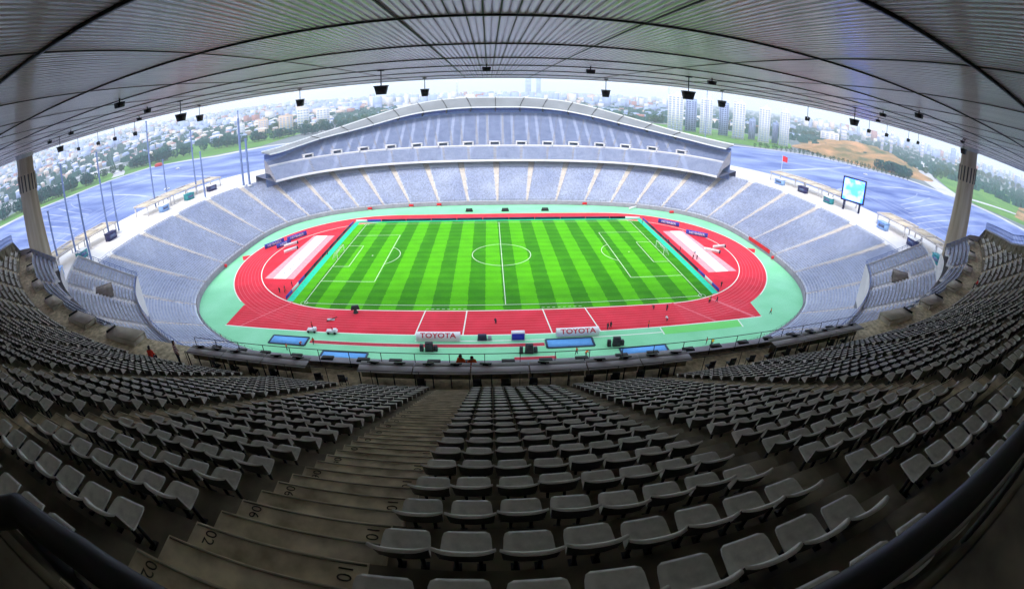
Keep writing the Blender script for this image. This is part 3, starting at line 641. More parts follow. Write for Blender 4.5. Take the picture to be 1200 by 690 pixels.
for side, nm in ((1, 'video screen'), (-1, 'flagpole')):
    wing = tag(empty('stand_wing'), 'sunlit wing of the middle tier with striped seat rows on the %s side' % nm, 'grandstand')
    dd = np.linspace(22, D_END, 110); mb = MB(); A = []
    for k in range(WN):
        for v, z in ((k*WT, 20+.4*k), (k*WT, mid_z(k))): X, Y, _ = MW(side, dd, v); A.append(np.c_[X, Y, np.full(110, z)])
    X, Y, _ = MW(side, dd, WN*WT); A.append(np.c_[X, Y, np.full(110, mid_z(WN-1))]); mb.grid(np.array(A), PALE, side > 0); mb.build('terrace_steps', wing)
    mb = MB(); X, Y, _ = MW(side, dd, -.25); X2, Y2, _ = MW(side, dd, -.02)
    mb.grid(np.stack([np.c_[X, Y, np.full(110, 21.)], np.c_[X, Y, np.full(110, 12.)]], 0), PALE); mb.grid(np.stack([np.c_[X, Y, np.full(110, 21.)], np.c_[X2, Y2, np.full(110, 21.)], np.c_[X2, Y2, np.full(110, 20.)]], 0), PALE); mb.build('front_wall', wing)
    mb = MB(); X, Y, _ = MW(side, dd, -.1); mb.tube(np.c_[X, Y, np.full(110, 21.9)], .06, BLUE_RAIL, 4)
    for i in range(0, 110, 2): mb.bar((X[i], Y[i], 21.), (X[i], Y[i], 21.9), .05, .05, BLUE_RAIL)
    mb.build('front_railing', wing)
    vv = np.linspace(-.2, WN*WT, 12); X, Y, _ = MW(side, np.full(12, D_END+.1), vv); z = 20.6+np.maximum(vv, 0)*.571+.3
    mb = MB(); mb.grid(np.stack([np.c_[X, Y, z], np.c_[X, Y, np.full(12, 10.)]], 0), PALE); X3, Y3, _ = MW(side, np.full(12, D_END-.15), vv); mb.grid(np.stack([np.c_[X, Y, z], np.c_[X3, Y3, z], np.c_[X3, Y3, z-.8]], 0), PALE); mb.build('end_wall', wing)
    mb = MB(); mb.tube(np.c_[X, Y, z+.9], .06, BLUE_RAIL, 4); mb.tube(np.c_[X, Y, z+.45], .04, BLUE_RAIL, 4)
    for i in range(12): mb.bar((X[i], Y[i], z[i]), (X[i], Y[i], z[i]+.9), .07, .07, BLUE_RAIL)
    mb.build('end_railing', wing)
    dw = np.linspace(D_END-26, D_END, 40); X, Y, _ = MW(side, dw, WN*WT+.1); mb = MB(); mb.grid(np.stack([np.c_[X, Y, np.full(40, 28.9)], np.c_[X, Y, np.full(40, 10.)]], 0), BLUE_RAIL if False else mat('blue_grey_cladding', (.2, .28, .55), .6)); X2, Y2, _ = MW(side, dw, WN*WT-.1); mb.grid(np.stack([np.c_[X, Y, np.full(40, 28.9)], np.c_[X2, Y2, np.full(40, 28.9)], np.c_[X2, Y2, np.full(40, 28.)]], 0), PALE); mb.build('back_wall', wing)
    for da in MAIS:
        ms = MB()
        for k in range(WN*2):
            v = k*WT/2; z = 20+.2*(k+1)+.03; P4 = [MW(side, da-.55, v-.01), MW(side, da+.55, v-.01), MW(side, da+.55, v+WT/2), MW(side, da-.55, v+WT/2)]
            ms.add([(float(p[0]), float(p[1]), z) for p in P4]+[(float(P4[0][0]), float(P4[0][1]), z-.25), (float(P4[1][0]), float(P4[1][1]), z-.25)], [[0, 1, 2, 3], [0, 4, 5, 1]], AISLE)
        ms.build('staircase', wing)
    ex, ey, ea = MW(side, ENTR[0], ENTR[1]); ex, ey, ea = float(ex), float(ey), float(ea); ez = 20+.571*ENTR[1]; GB = mat('brown_concrete', (.26, .22, .19), .9); mb = MB()
    mb.box((ex, ey, ez+1.3), (2.6, 3.6, .18), GB, ea); mb.build('entrance_slab', wing)
    for q in (-1.3, 1.3): mb = MB(); mb.box((ex+q*math.cos(ea), ey+q*math.sin(ea), ez+.6), (.2, 3.8, 1.7), GB, ea); mb.build('entrance_wall', wing)
    mb = MB(); mb.box((ex-math.sin(ea)*1.6, ey+math.cos(ea)*1.6, ez+.3), (2.4, .2, 1.8), DARK, ea); mb.build('entrance_shade', wing)  # black slab stands for the darkness within the passage

# ------------------------------------------------------------------ seats
def seat_profile():
    return [(.005, .385, .150), (0.0, .418, .160), (-.035, .428, .200), (-.09, .415, .214), (-.19, .402, .220), (-.28, .398, .224), (-.33, .412, .228), (-.36, .47, .231), (-.378, .55, .236), (-.395, .64, .242), (-.407, .715, .247), (-.42, .742, .252), (-.437, .74, .257)]
def seat_grid(prof, nx, part=None):
    P = []
    for (y, z, hw) in prof:
        r_ = []
        for j in range(nx):
            q = -1+2*j/(nx-1); e = abs(q)**3; isb = z > .45
            r_.append((q*hw, y+(0.04*e if isb else 0)-(.02*(1-e) if z > .73 else 0), z+(0 if isb else .035*e*min(1, max(0, -y*8)))-(.012*e if z > .7 else 0)))
        P.append(r_)
    return np.array(P)
def seat_hi():
    t = empty('stadium_seat'); pr = seat_profile()
    for nm, a, b in (('seat_pan', 0, 8), ('backrest', 7, 13)):
        P = seat_grid(pr[a:b], 11)
        if nm == 'seat_pan': off = np.array((0, 0, -.016))
        else: off = np.array((0, -.016, -.003))
        mb = MB(); Q = P+off; mb.grid(P, SEATN, True); mb.grid(Q, BACK_SHADE)
        for A, B in ((P[0], Q[0]), (Q[-1], P[-1]), (Q[:, 0], P[:, 0]), (P[:, -1], Q[:, -1])): mb.grid(np.stack([A, B], 0), SEATN)
        mb.build(nm, t, smooth=False)
        for p in t.children[-1].data.polygons: p.use_smooth = True
    mb = MB()
    for sx in (-.11, .11):
        mb.bar((sx, -.2, 0), (sx, -.2, .385), .035, .035, DARK); mb.box((sx, -.2, .006), (.08, .12, .012), DARK)
    mb.box((0, -.19, .375), (.32, .16, .025), DARK); mb.build('support', t)
    return t
hi = seat_hi()
def tmpl(nx, idx, thick=False):
    pr = [seat_profile()[i] for i in idx]; P = seat_grid(pr, nx); a, b = P.shape[:2]; I = np.arange(a*b).reshape(a, b)
    F = np.stack([I[:-1, :-1], I[:-1, 1:], I[1:, 1:], I[1:, :-1]], -1).reshape(-1, 4)
    V = P.reshape(-1, 3); return V, F
T_MED = tmpl(5, (0, 1, 2, 5, 6, 8, 10, 12))
V, F = T_MED; sup = np.array([(-.12, -.2, 0), (-.08, -.2, 0), (-.08, -.26, .39), (-.12, -.26, .39), (.08, -.26, 0), (.12, -.26, 0), (.12, -.26, .39), (.08, -.26, .39)])
T_MED = (np.vstack([V, sup]), np.vstack([F, np.array([[0, 1, 2, 3], [4, 5, 6, 7]])+len(V)]))
T_LOW = (np.array([(-.17, 0, .42), (.17, 0, .42), (.22, -.38, .40), (-.22, -.38, .40), (.25, -.46, .72), (-.25, -.46, .72), (-.17, 0, .30), (.17, 0, .30)]), np.array([[0, 1, 2, 3], [3, 2, 4, 5], [6, 7, 1, 0]]))
def scatter(mb, T, pos, ang, m):
    V, F = T; c, s_ = np.cos(ang)[:, None], np.sin(ang)[:, None]; n = len(pos)
    X = V[None, :, 0]*c-V[None, :, 1]*s_+pos[:, 0:1]; Y = V[None, :, 0]*s_+V[None, :, 1]*c+pos[:, 1:2]; Z = V[None, :, 2]+pos[:, 2:3]
    W = np.stack([X, Y, Z], -1).reshape(-1, 3); FF = (F[None]+(np.arange(n)*len(V))[:, None, None]).reshape(-1, 4)
    mb.add(W, FF, m)
# every seat of the near tier
SP = .5255
seats = []
edges = sorted(AIS)
for i in range(-1, 21):
    for (a0, h0, _), (a1, h1, _) in zip(edges[:-1], edges[1:]):
        lo_, hi_ = a0+h0, a1-h1; n = int((hi_-lo_+.04)/SP); off = (hi_-lo_-n*SP)/2
        for j in range(n):
            s = lo_+off+SP*(j+.5)
            if abs(s) > 87 or row_u(i)-.5 < umin(s)+.2: continue
            if i == -1 and -8.3 < s-CX+CX and abs(s-(CX+1.0)) < 0: continue
            x, y, a = SU(s, row_u(i)); seats.append((float(x), float(y), row_z(i), float(a), i, s, j, n, a0))
seats = np.array(seats, dtype=float)
# which 300 show largest: nearest to the viewpoint inside the picture
def in_view(x, y, z):
    d = np.stack([x-CX, y-CY, z-CZ], -1); D = np.linalg.norm(d, axis=1); d = d/D[:, None]
    cm = np.array(sc.camera.matrix_world.to_3x3()); a = d@cm[:, 0]; b = d@cm[:, 1]; c_ = -(d@cm[:, 2]); th = np.arctan2(np.hypot(a, b), c_)
    rr = np.linspace(0, 900, 1801); r_ = np.interp(th, rr/523.8661*(1+.072*(rr/600)**2), rr); h = np.hypot(a, b)+1e-9
    px, py = 600+r_*a/h, 275.4-r_*b/h
    return (px > -8) & (px < 1208) & (py > -8) & (py < 706), D
ok, D = in_view(seats[:, 0], seats[:, 1], seats[:, 2]+.5)
order = np.argsort(np.where(ok, D, 1e9)); pick = order[:300]; rest = np.setdiff1d(np.arange(len(seats)), pick)
first = True
main = AIS[0][0]
for q in pick:
    x, y, z, a, i, s, j, n, a0 = seats[q]; i = int(i)
    o = hi if first else copy_tree(hi); first = False
    o.location = (x, y, z); o.rotation_euler = (rng.normal(0, .018), rng.normal(0, .010), a+rng.normal(0, .018))
    pos_side = s > main
    cnt = int(np.sum((seats[:, 4] == i) & ((seats[:, 5] > main) == pos_side) & (np.abs(seats[:, 5]-main) < abs(s-main)-.1)))
    o['category'] = 'seat'; o['group'] = 'grey plastic seats of the near tier'
    o['label'] = 'grey seat, %s row down from the handrail, %s from the numbered stairs, %s side' % (ORD[i+1], ORD[cnt] if cnt < len(ORD) else 'number %d' % (cnt+1), 'screen' if pos_side else 'flagpole')
mbT = MB()
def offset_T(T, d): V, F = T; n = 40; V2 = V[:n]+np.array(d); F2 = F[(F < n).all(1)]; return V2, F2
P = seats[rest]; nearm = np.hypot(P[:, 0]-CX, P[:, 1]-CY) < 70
scatter(mbT, T_MED, P[nearm][:, :3], P[nearm][:, 3], SEATN); scatter(mbT, offset_T(T_MED, (0, -.016, -.014)), P[nearm][:, :3], P[nearm][:, 3], BACK_SHADE); scatter(mbT, T_LOW, P[~nearm][:, :3], P[~nearm][:, 3], SEATB)
# seating blocks and wings of the middle tier
pos = []
for k, sa, sb in BLOCKROWS:
    for s in np.arange(min(sa, sb)+.3, max(sa, sb)-.2, .52):
        if min(abs(abs(s)-w_) for w_ in WAIS) < .85: continue
        x, y, a = SU(s, 1.5+.8*k+.52); pos.append((float(x), float(y), wing_z(k), float(a)))
for side in (1, -1):
    for k in range(WN):
        for d in np.arange(23, D_END-.4, .52):
            v = k*WT+.16
            if min(abs(d-w_) for w_ in MAIS) < .8 or (abs(d-ENTR[0]) < 1.6 and abs(v-ENTR[1]) < 2.1): continue
            x, y, a = MW(side, d, v); pos.append((float(x), float(y), mid_z(k), float(a)))
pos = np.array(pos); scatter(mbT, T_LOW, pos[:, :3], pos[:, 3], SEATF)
# bowl
def ring_seats(fn, t0, t1, N, aisles, aw, z, closed=True, sp=.52):
    tt = np.linspace(t0, t1, N) if False else None
for k in range(NROW):
    v = (k+.5)/NROW; a_, b_ = BIN[0]+(BOUT[0]-BIN[0])*v, BIN[1]+(BOUT[1]-BIN[1])*v
    tl = t_list(a_, b_, 4000); Pp = BWL(tl, v); L = np.concatenate([[0], np.cumsum(np.hypot(*np.diff(Pp, axis=0).T))])
    s_ = np.arange(0.3, L[-1], .53); x = np.interp(s_, L, Pp[:, 0]); y = np.interp(s_, L, Pp[:, 1])
    dx_ = np.gradient(x); dy_ = np.gradient(y); ang = np.arctan2(dy_, dx_)   # counter-clockwise: forward (inward) is to the left
    keep = np.ones(len(s_), bool)
    for ta in AT:
        p = BWL(np.array([ta]), v)[0]; keep &= np.hypot(x-p[0], y-p[1]) > aisle_w(v)+.15
    keep &= ~((y < -50) & (np.abs(x) < 55))         # hidden under the near tier
    keep &= ~((y > 55+30*v*0.7) & (np.abs(x) < 95) & (v > .82))
    z = BIN[2]+(BOUT[2]-BIN[2])*(k+1)/NROW
    # place a little behind the row's nose
    nx_, ny_ = -np.sin(ang), np.cos(ang)
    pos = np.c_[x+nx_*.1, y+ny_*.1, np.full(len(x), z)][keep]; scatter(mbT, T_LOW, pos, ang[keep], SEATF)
# far stand
def far_row(a_f, b_f, z, skip, w_, lim=None):
    tl = t_list(115, 90, 2500, T0, T1); D_ = None
    Pp = SE(tl, a_f, b_f); L = np.concatenate([[0], np.cumsum(np.hypot(*np.diff(Pp, axis=0).T))]); s_ = np.arange(.3, L[-1], .53)
    x = np.interp(s_, L, Pp[:, 0]); y = np.interp(s_, L, Pp[:, 1]); t_ = np.interp(s_, L, tl); ang = np.arctan2(np.gradient(y), np.gradient(x))
    keep = np.ones(len(x), bool)
    for xs_ in skip: keep &= np.abs(x-xs_*(1 if abs(xs_) < 50 else 1)) > w_
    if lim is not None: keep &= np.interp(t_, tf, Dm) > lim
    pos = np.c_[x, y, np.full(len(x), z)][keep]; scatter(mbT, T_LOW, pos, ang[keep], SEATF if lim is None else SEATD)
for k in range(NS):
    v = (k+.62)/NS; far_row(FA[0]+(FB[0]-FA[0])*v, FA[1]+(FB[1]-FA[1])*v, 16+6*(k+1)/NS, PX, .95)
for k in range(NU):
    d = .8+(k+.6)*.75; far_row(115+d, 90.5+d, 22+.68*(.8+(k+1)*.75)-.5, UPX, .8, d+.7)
tag(mbT.build('stadium_seats'), 'thousands of small plastic seats filling the bowl and all the stands', 'seats', kind='stuff')

# painted seat numbers on the steps
num = tag(empty('step_numbers'), 'black seat numbers painted on the steps beside the wide stairs', 'painted numbers')
PAINTB = mat('worn_black_paint', (.02, .02, .018), .8, col2=(.12, .10, .07), scale=14)
T10 = text_mesh('number', '10', .19, PAINTB); T11 = text_mesh('number', '06', .19, PAINTB); T02 = text_mesh('number', '02', .19, PAINTB)
for i in range(-1, 12):
    for me, sx in ((T10, main+.90-.20), (T11 if i > 0 else T02, main-.90+.22)):
        x, y, a = SU(sx, row_u(i)+.16); me_ = me
        put(me_, 'painted_number', num, Matrix.Translation((float(x), float(y), row_z(i)+.012)) @ Matrix.Rotation(-math.pi/2, 4, 'Z'))

# handrail in front of the camera platform
hr = tag(empty('handrail'), 'thick dark steel handrail curving across the edge of the camera platform', 'handrail')
mb = MB(); pts = [(CX-.86, CY-1.3, CZ-.52), (CX-.90, CY-.5, CZ-.51), (CX-.93, CY-.12, CZ-.50), (CX-.91, CY-.0, CZ-.50), (CX-.82, CY+.075, CZ-.50), (CX-.6, CY+.09, CZ-.5), (CX+.5, CY+.085, CZ-.5), (CX+4.6, CY+.04, CZ-.5)]
mb.tube(pts, .033, RAIL, 14); mb.build('top_rail', hr, smooth=True)
mb = MB(); mb.tube([(CX-.80, CY+.075, CZ-.66), (CX+4.6, CY+.04, CZ-.66)], .012, mat('bright_steel', (.5, .5, .5), .3, metal=.9), 8); mb.build('lower_rail', hr)
for x in (-.80, 2.2, 4.4): mb = MB(); mb.tube([(CX+x, CY+.06, CZ-.5), (CX+x, CY+.06, CZ-1.62)], .022, RAIL, 8); mb.build('post', hr)
o = empty('kerb')
bpy.data.objects.remove(o)

# ------------------------------------------------------------------ the big roof
rf = tag(empty('stadium_roof'), 'huge flat roof of grey metal planks with dark beams over the near tier', 'roof')
def rz_(y): return CZ+3.3-.02*(y-CY)
Y0, Y1 = CY-24, CY+69.6; X0, X1 = -205, 235
mb = MB(); PW = .325
for kx, x in enumerate(np.arange(X0, X1, PW)):
    g0, g1 = (.036, .005) if kx % 2 else (.005, .036)
    mb.add([(x+g0, Y0, rz_(Y0)), (x+PW-g1, Y0, rz_(Y0)), (x+PW-g1, Y1, rz_(Y1)), (x+g0, Y1, rz_(Y1)), (x+g0-.004, Y0, rz_(Y0)+.09), (x+g0-.004, Y1, rz_(Y1)+.09), (x+PW-g1+.004, Y0, rz_(Y0)+.09), (x+PW-g1+.004, Y1, rz_(Y1)+.09)],
           [[0, 3, 2, 1], [0, 4, 5, 3], [1, 2, 7, 6]], PANEL)
mb.build('ceiling_planks', rf)
mb = MB(); c_ = ((X0+X1)/2, (Y0+Y1)/2)
V = [(X0, Y0, rz_(Y0)+.1), (X1, Y0, rz_(Y0)+.1), (X1, Y1, rz_(Y1)+.1), (X0, Y1, rz_(Y1)+.1), (X0, Y0, rz_(Y0)+3.2), (X1, Y0, rz_(Y0)+3.2), (X1, Y1, rz_(Y1)+1.6), (X0, Y1, rz_(Y1)+1.6)]
mb.add(V, [[0, 3, 2, 1]], DARK); mb.add(V, [[4, 5, 6, 7], [2, 3, 7, 6], [0, 1, 5, 4], [1, 2, 6, 5], [3, 0, 4, 7]], TRIM); mb.build('roof_slab', rf)
for k, yr in enumerate((7.4, 16.9, 26.0, 35.1, 43.4, 52.0, 61.0)):
    mb = MB(); y = CY+yr; wd = .17 if k == 0 else .15
    mb.box(((X0+X1)/2, y, rz_(y)-.04), (X1-X0, wd if k == 0 else .12, .13 if k == 0 else .08), DARK if k == 0 else mat('dark_grey_joint', (.05, .05, .045), .6))
    if k == 0: mb.box(((X0+X1)/2, y+.16, rz_(y)-.02), (X1-X0, .10, .05), RAIL)
    mb.build('cross_beam', rf)
mb = MB(); y = CY-1.7; mb.box(((X0+X1)/2, y, rz_(y)-.06), (X1-X0, .17, .13), DARK); mb.build('cross_beam', rf)
for xr in np.arange(-3.5-9.6*19, 215, 9.6):
    if not X0+2 < xr+CX < X1-2: continue
    mb = MB(); a = (CX+xr, Y0, rz_(Y0)-.02); b = (CX+xr, Y1, rz_(Y1)-.02); mb.bar(a, b, .08, .04, mat('dark_grey_joint', (.05, .05, .045), .6)); mb.build('joint_strip', rf)
mb = MB(); mb.box(((X0+X1)/2, Y1+.06, rz_(Y1)+.35), (X1-X0, .12, .9), TRIM); mb.build('edge_trim', rf)
# columns
for sg, nm in ((-1, 'flagpole'), (1, 'video screen')):
    cx, cy = sg*114.2, -74.0; t = tag(empty('roof_column', (cx, cy, 8)), 'giant tapered concrete roof column rising behind the wing on the %s side' % nm, 'column', 'two giant columns carrying the roof')
    zt = rz_(cy)-8; mb = MB(); n = 40; a = np.linspace(0, 2*math.pi, n+1); lv = [(0, 3.5), (20, 3.35), (zt-9.0, 2.75), (zt-8.95, 2.95), (zt-4.6, 2.95), (zt-4.55, 2.7), (zt+.3, 2.65)]
    mb.grid(np.stack([np.c_[r*np.cos(a), r*np.sin(a), np.full(n+1, z)] for z, r in lv], 0), mat('column_concrete', (.20, .145, .075), .85, col2=(.42, .37, .28), scale=.28, stretch=(2.2, 2.2, .12), detail=6), True)
    mb.build('shaft', t, smooth=True)
    mb = MB()
    for k in range(16):
        th = 2*math.pi*k/16+.1; mb.box((2.97*math.cos(th), 2.97*math.sin(th), zt-6.8), (.12, .42, 3.9), DARK, th)
    mb.build('vertical_slots', t)
    mb = MB(); mb.grid(np.stack([np.c_[r*np.cos(a), r*np.sin(a), np.full(n+1, z)] for z, r in ((zt-.9, 2.9), (zt+.2, 3.1))], 0), TRIM, True); mb.build('capital', t)

# ------------------------------------------------------------------ promenade round the bowl
tb2 = t_list(130, 93, 361)
mb = MB(); mb.grid(np.stack([np.c_[SE(tb2, 130, 93), np.full(361, 14.0)], np.c_[SE(tb2, 166, 134), np.full(361, 14.0)], np.c_[SE(tb2, 167, 135), np.full(361, 7.5)]], 0), PROM, True); struct(mb.build('promenade'))
mb = MB(); tr3 = t_list(130, 93, 300); P = SE(tr3, 165.6, 133.6)
mb.tube(np.c_[P, np.full(300, 15.1)], .06, STEEL, 4)
for p in P: mb.bar((*p, 14), (*p, 15.1), .07, .07, STEEL)
tag(mb.build('promenade_railing'), 'thin bluish railing around the outer edge of the pale promenade', 'railing')
mb = MB(); P = SE(tr3, 130.6, 93.6); mb.tube(np.c_[P, np.full(300, 15.0)], .05, STEEL, 4)
for p in P[::1]: mb.bar((*p, 14), (*p, 15.0), .05, .05, STEEL)
mb.build('rim_railing', bowl)

# canopies, kiosks and poles on the promenade
cp0 = empty('concourse_canopy')
mb = MB(); 
for a, b in (((-9, -5), (9, -5)), ((9, -5), (9, 5)), ((9, 5), (-9, 5)), ((-9, 5), (-9, -5)), ((0, -5), (0, 5))): mb.bar((*a, 4.4), (*b, 4.4), .8, .5, AISLE)
mb.build('frame', cp0)
TAN = mat('tan_sheet', (.62, .52, .38), .8, scale=.3)
mb = MB(); mb.box((-4.6, .8, 4.35), (8, 7.2, .12), TAN); mb.box((4.6, -.6, 4.35), (8, 7.2, .12), TAN); mb.build('roof_panel', cp0)
for x in (-8.6, 8.6):
    for y in (-4.6, 4.6): mb = MB(); mb.box((x, y, 2.1), (.5, .5, 4.2), PALE); mb.build('post', cp0)
KM = [mat('navy_kiosk', (.02, .02, .10), .5), mat('teal_kiosk', (.02, .25, .28), .5), mat('sky_blue_kiosk', (.25, .42, .75), .5)]
first = True
for side in (-1, 1):
    for k, td in enumerate((-22, -13, -5, 3, 10, 18)):
        t = R(td) if side > 0 else R(180-td); p = SE(t, 153, 118); q = SE(t+.01, 153, 118); ang = math.atan2(q[1]-p[1], q[0]-p[0])
        o = cp0 if first else copy_tree(cp0); first = False; o.location = (*p, 14); o.rotation_euler = (0, 0, ang)
        nm = 'video screen' if side > 0 else 'flagpole'
        tag(o, '%s flat tan concourse canopy from the near tier on the %s side' % (ORD[k], nm), 'canopy', 'concourse canopies on the promenade')
        p = SE(t, 144.5, 110); kz = empty('kiosk', (*p, 14), ang); m = KM[(k*2+side) % 3]
        mb = MB(); mb.box((0, 0, 1.4), (5.2, 2.6, 2.6), m); mb.build('body', kz); mb = MB(); mb.box((0, 0, 2.82), (5.6, 3.0, .25), WHITE if k % 2 else m); mb.build('roof', kz)
        mb = MB(); mb.box((0, (1 if True else -1)*1.32, 1.5), (3.6, .06, 1.1), GLASS); mb.build('window', kz)
        tag(kz, '%s small kiosk in front of the canopies from the near tier, %s side' % (ORD[k], nm), 'kiosk', 'kiosks on the promenade')
POLES = [[-145.8, -50.5, 33.5], [-145.4, -41.2, 46.8], [-130.8, -44.2, 36.3], [-147.3, -19.9, 46.7], [-148.3, -12.9, 33.9], [-156.1, 21.6, 54.0], [-159.7, 35.5, 34.1], [-146.7, 45.8, 45.4], [-131.4, 33.1, 35.4], [-121.0, 53.5, 46.8], [-118.0, 54.6, 36.9], [-162, 118, 50.6], [221.4, 294.5, 62.4], [322.4, 640, 72.5]]
for k, (x, y, z) in enumerate(POLES):
    z0 = 14 if k < 12 else 8; thick = k in (9, 10)
    t = empty('tall_pole', (x, y, z0)); mb = MB(); mb.tube([(0, 0, 0), (0, 0, z-z0)], .62 if thick else .46, STEEL, 10, .34 if not thick else .55); mb.build('shaft', t, smooth=True)
    mb = MB(); mb.tube([(0, 0, 0), (0, 0, .8)], 1.2 if thick else .7, WHITE, 12); mb.build('base', t)
    if not thick:
        for zz in np.linspace((z-z0)*.35, (z-z0)*.98, 3): mb = MB(); mb.tube([(0, 0, zz), (0, 0, zz+.5)], .5, STEEL, 8); mb.build('collar', t)
    tag(t, ('thick bluish pole, %s of the two standing together by the far stand' % ('nearer' if k == 9 else 'farther')) if thick else
        (['slim mast beyond the far stand on the screen side of the car park', 'very distant mast in front of the white towers'][k-12] if k > 11 else '%s slim bluish pole along the promenade, counted from the near column' % ORD[k]), 'pole', 'tall poles around the stadium')
# video screen
vsn = tag(empty('video_screen'), 'large glowing cyan and white video screen standing on the promenade', 'video screen')
a_ = math.atan2(-9, 6); c_ = np.array((147.5, 2.5)); fwd_ = np.array((CX-147.5, CY+40-2.5)); ang = math.atan2(fwd_[1], fwd_[0])-math.pi/2
def vs_(x, y, z): c, s = math.cos(ang), math.sin(ang); return (c_[0]+x*c-y*s, c_[1]+x*s+y*c, z)
SWd = 10.2
mb = MB(); mb.box(vs_(0, -.8, 23.2), (SWd+1.6, 1.5, 10.4), NAVY, ang); mb.build('housing', vsn)
def screen_mat():
    m = bpy.data.materials.new('lit_screen'); m.use_nodes = True; n = m.node_tree; b = n.nodes['Principled BSDF']; b.inputs['Base Color'].default_value = (.02, .02, .02, 1)
    tc = n.nodes.new('ShaderNodeTexCoord'); ns = n.nodes.new('ShaderNodeTexNoise'); ns.inputs['Scale'].default_value = .22; ns.inputs['Detail'].default_value = 2; n.links.new(tc.outputs['Object'], ns.inputs[0])
    cr = n.nodes.new('ShaderNodeValToRGB'); cr.color_ramp.elements[0].color = (.012, .10, 1.0, 1); cr.color_ramp.elements[1].color = (.07, .16, 1.0, 1); cr.color_ramp.elements[0].position = .42; cr.color_ramp.elements[1].position = .55
    n.links.new(ns.outputs[0], cr.inputs[0]); n.links.new(cr.outputs[0], b.inputs['Emission Color']); b.inputs['Emission Strength'].default_value = 9.0; return m
mb = MB(); mb.box(vs_(0, .02, 23.3), (SWd, .12, 9.0), screen_mat(), ang); mb.build('display', vsn)
for q in (-4, 4): mb = MB(); mb.box(vs_(q, -.8, 16), (.9, .9, 4.2), NAVY, ang); mb.build('leg', vsn)
# flag
fl = tag(empty('flag', (182.4, 104.1, 8)), 'red flag on a thin pole beyond the promenade', 'flag')
mb = MB(); mb.tube([(0, 0, 0), (0, 0, 14.5)], .12, WHITE, 6); mb.build('pole', fl)
mb = MB(); xs_ = np.linspace(0, 5.0, 9); mb.grid(np.stack([np.c_[xs_, np.sin(xs_*1.6)*.4, 14.3-xs_*.25], np.c_[xs_, np.sin(xs_*1.6+.5)*.4, 10.6-xs_*.2]], 0), mat('red_flag_cloth', (.75, .01, .02), .8)); mb.build('cloth', fl)

# ------------------------------------------------------------------ land around
def land_h(x, y):
    r = np.hypot(x, y); az = np.degrees(np.arctan2(x, y))
    left = np.clip((-az-8)/25, 0, 1); far_ = np.clip((r-750)/2600, 0, 1)
    h = 8+left*far_*(46+34*np.clip((-az-40)/22, 0, 1))
    h = h+far_*6*np.sin(x/310+1)*np.cos(y/270)+np.clip((r-3500)/3500, 0, 1)*14*np.sin(az/7.0)
    return h
ths = np.linspace(0, 2*math.pi, 361)
P0 = SE(ths, 166.5, 134.5); r0 = np.hypot(P0[:, 0], P0[:, 1]); a0 = np.arctan2(P0[:, 1], P0[:, 0])
a0 = np.unwrap(a0)
G = []
for f in np.concatenate([[0], np.geomspace(.004, 1, 60)]):
    r = r0+(6500-r0)*f; x = r*np.cos(a0); y = r*np.sin(a0); z = np.where(r < 600, 8.0, land_h(x, y)); G.append(np.c_[x, y, z])
mb = MB(); mb.grid(np.array(G), GROUND, True); struct(mb.build('ground'))
# car park: bounds read as distance by bearing
BA = [(-180, 420), (-120, 430), (-100, 420), (-86, 398), (-80, 405), (-73, 400), (-65, 420), (-57, 430), (-48, 370), (-39, 370), (-20, 330), (0, 300), (20, 300), (43, 362), (55, 418), (64, 422), (69, 440), (77, 430), (84, 428), (92, 415), (110, 420), (180, 420)]
azs = np.radians(np.linspace(-179.9, 180, 361)); rr_ = np.interp(np.degrees(azs), [a for a, _ in BA], [b for _, b in BA]); 
inn = []
for az_ in azs:
    d = np.array((math.sin(az_), math.cos(az_))); k_ = 1/((abs(d[0]/166)**3+abs(d[1]/134)**3)**(1/3)); inn.append(d*k_)
inn = np.array(inn); out_ = np.c_[np.sin(azs)*rr_, np.cos(azs)*rr_]
mb = MB(); mb.grid(np.stack([np.c_[out_, np.full(361, 8.03)], np.c_[inn, np.full(361, 8.03)]], 0), ASPH); struct(mb.build('car_park'))
PALEM = mat('pale_kerb', (.50, .53, .64), .85, col2=(.16, .21, .42), scale=.025, detail=10)
mb = MB()
def kerb(pts, wd, k):
    P = np.array(pts, float); u = np.linspace(0, 1, 26)[:, None]; Q = (1-u)**2*P[0]+2*u*(1-u)*P[1]+u*u*P[2]
    d = np.gradient(Q, axis=0); d /= np.linalg.norm(d, axis=1)[:, None]; nn = np.c_[-d[:, 1], d[:, 0]]*wd/2
    mb.grid(np.stack([np.c_[Q+nn, np.full(26, 8.06+.003*k)], np.c_[Q-nn, np.full(26, 8.06+.003*k)]], 0), PALEM, True)
kk = 0
for side in (-1, 1):
    for k in range(7):
        kerb([(side*(206+9*k), -6+10*k), (side*(262+9*k), 4+11*k), (side*(352-2*k), -2+15*k)], .8+.5*(k % 3), kk); kk += 1
    for k in range(4):
        kerb([(side*(190+14*k), -110), (side*(205+12*k), -10), (side*(225+10*k), 60+10*k)], .8, kk); kk += 1
    kerb([(side*205, 70), (side*270, 110), (side*385, 100)], 3.0, kk); kk += 1
    kerb([(side*200, 130), (side*260, 150), (side*350, 190)], 4.0, kk); kk += 1
    kerb([(side*230, 190), (side*270, 160), (side*390, 60)], 2.5, kk); kk += 1
struct(mb.build('car_park_markings'))
mb = MB(); O = np.c_[np.sin(azs)*(rr_+6), np.cos(azs)*(rr_+6)]; sel = (np.degrees(azs) > -110) & (np.degrees(azs) < -20)
mb.grid(np.stack([np.c_[O[sel]*1.02, np.full(sel.sum(), 8.04)], np.c_[out_[sel], np.full(sel.sum(), 8.04)]], 0), ROADM); sel = (np.degrees(azs) > 20) & (np.degrees(azs) < 110)
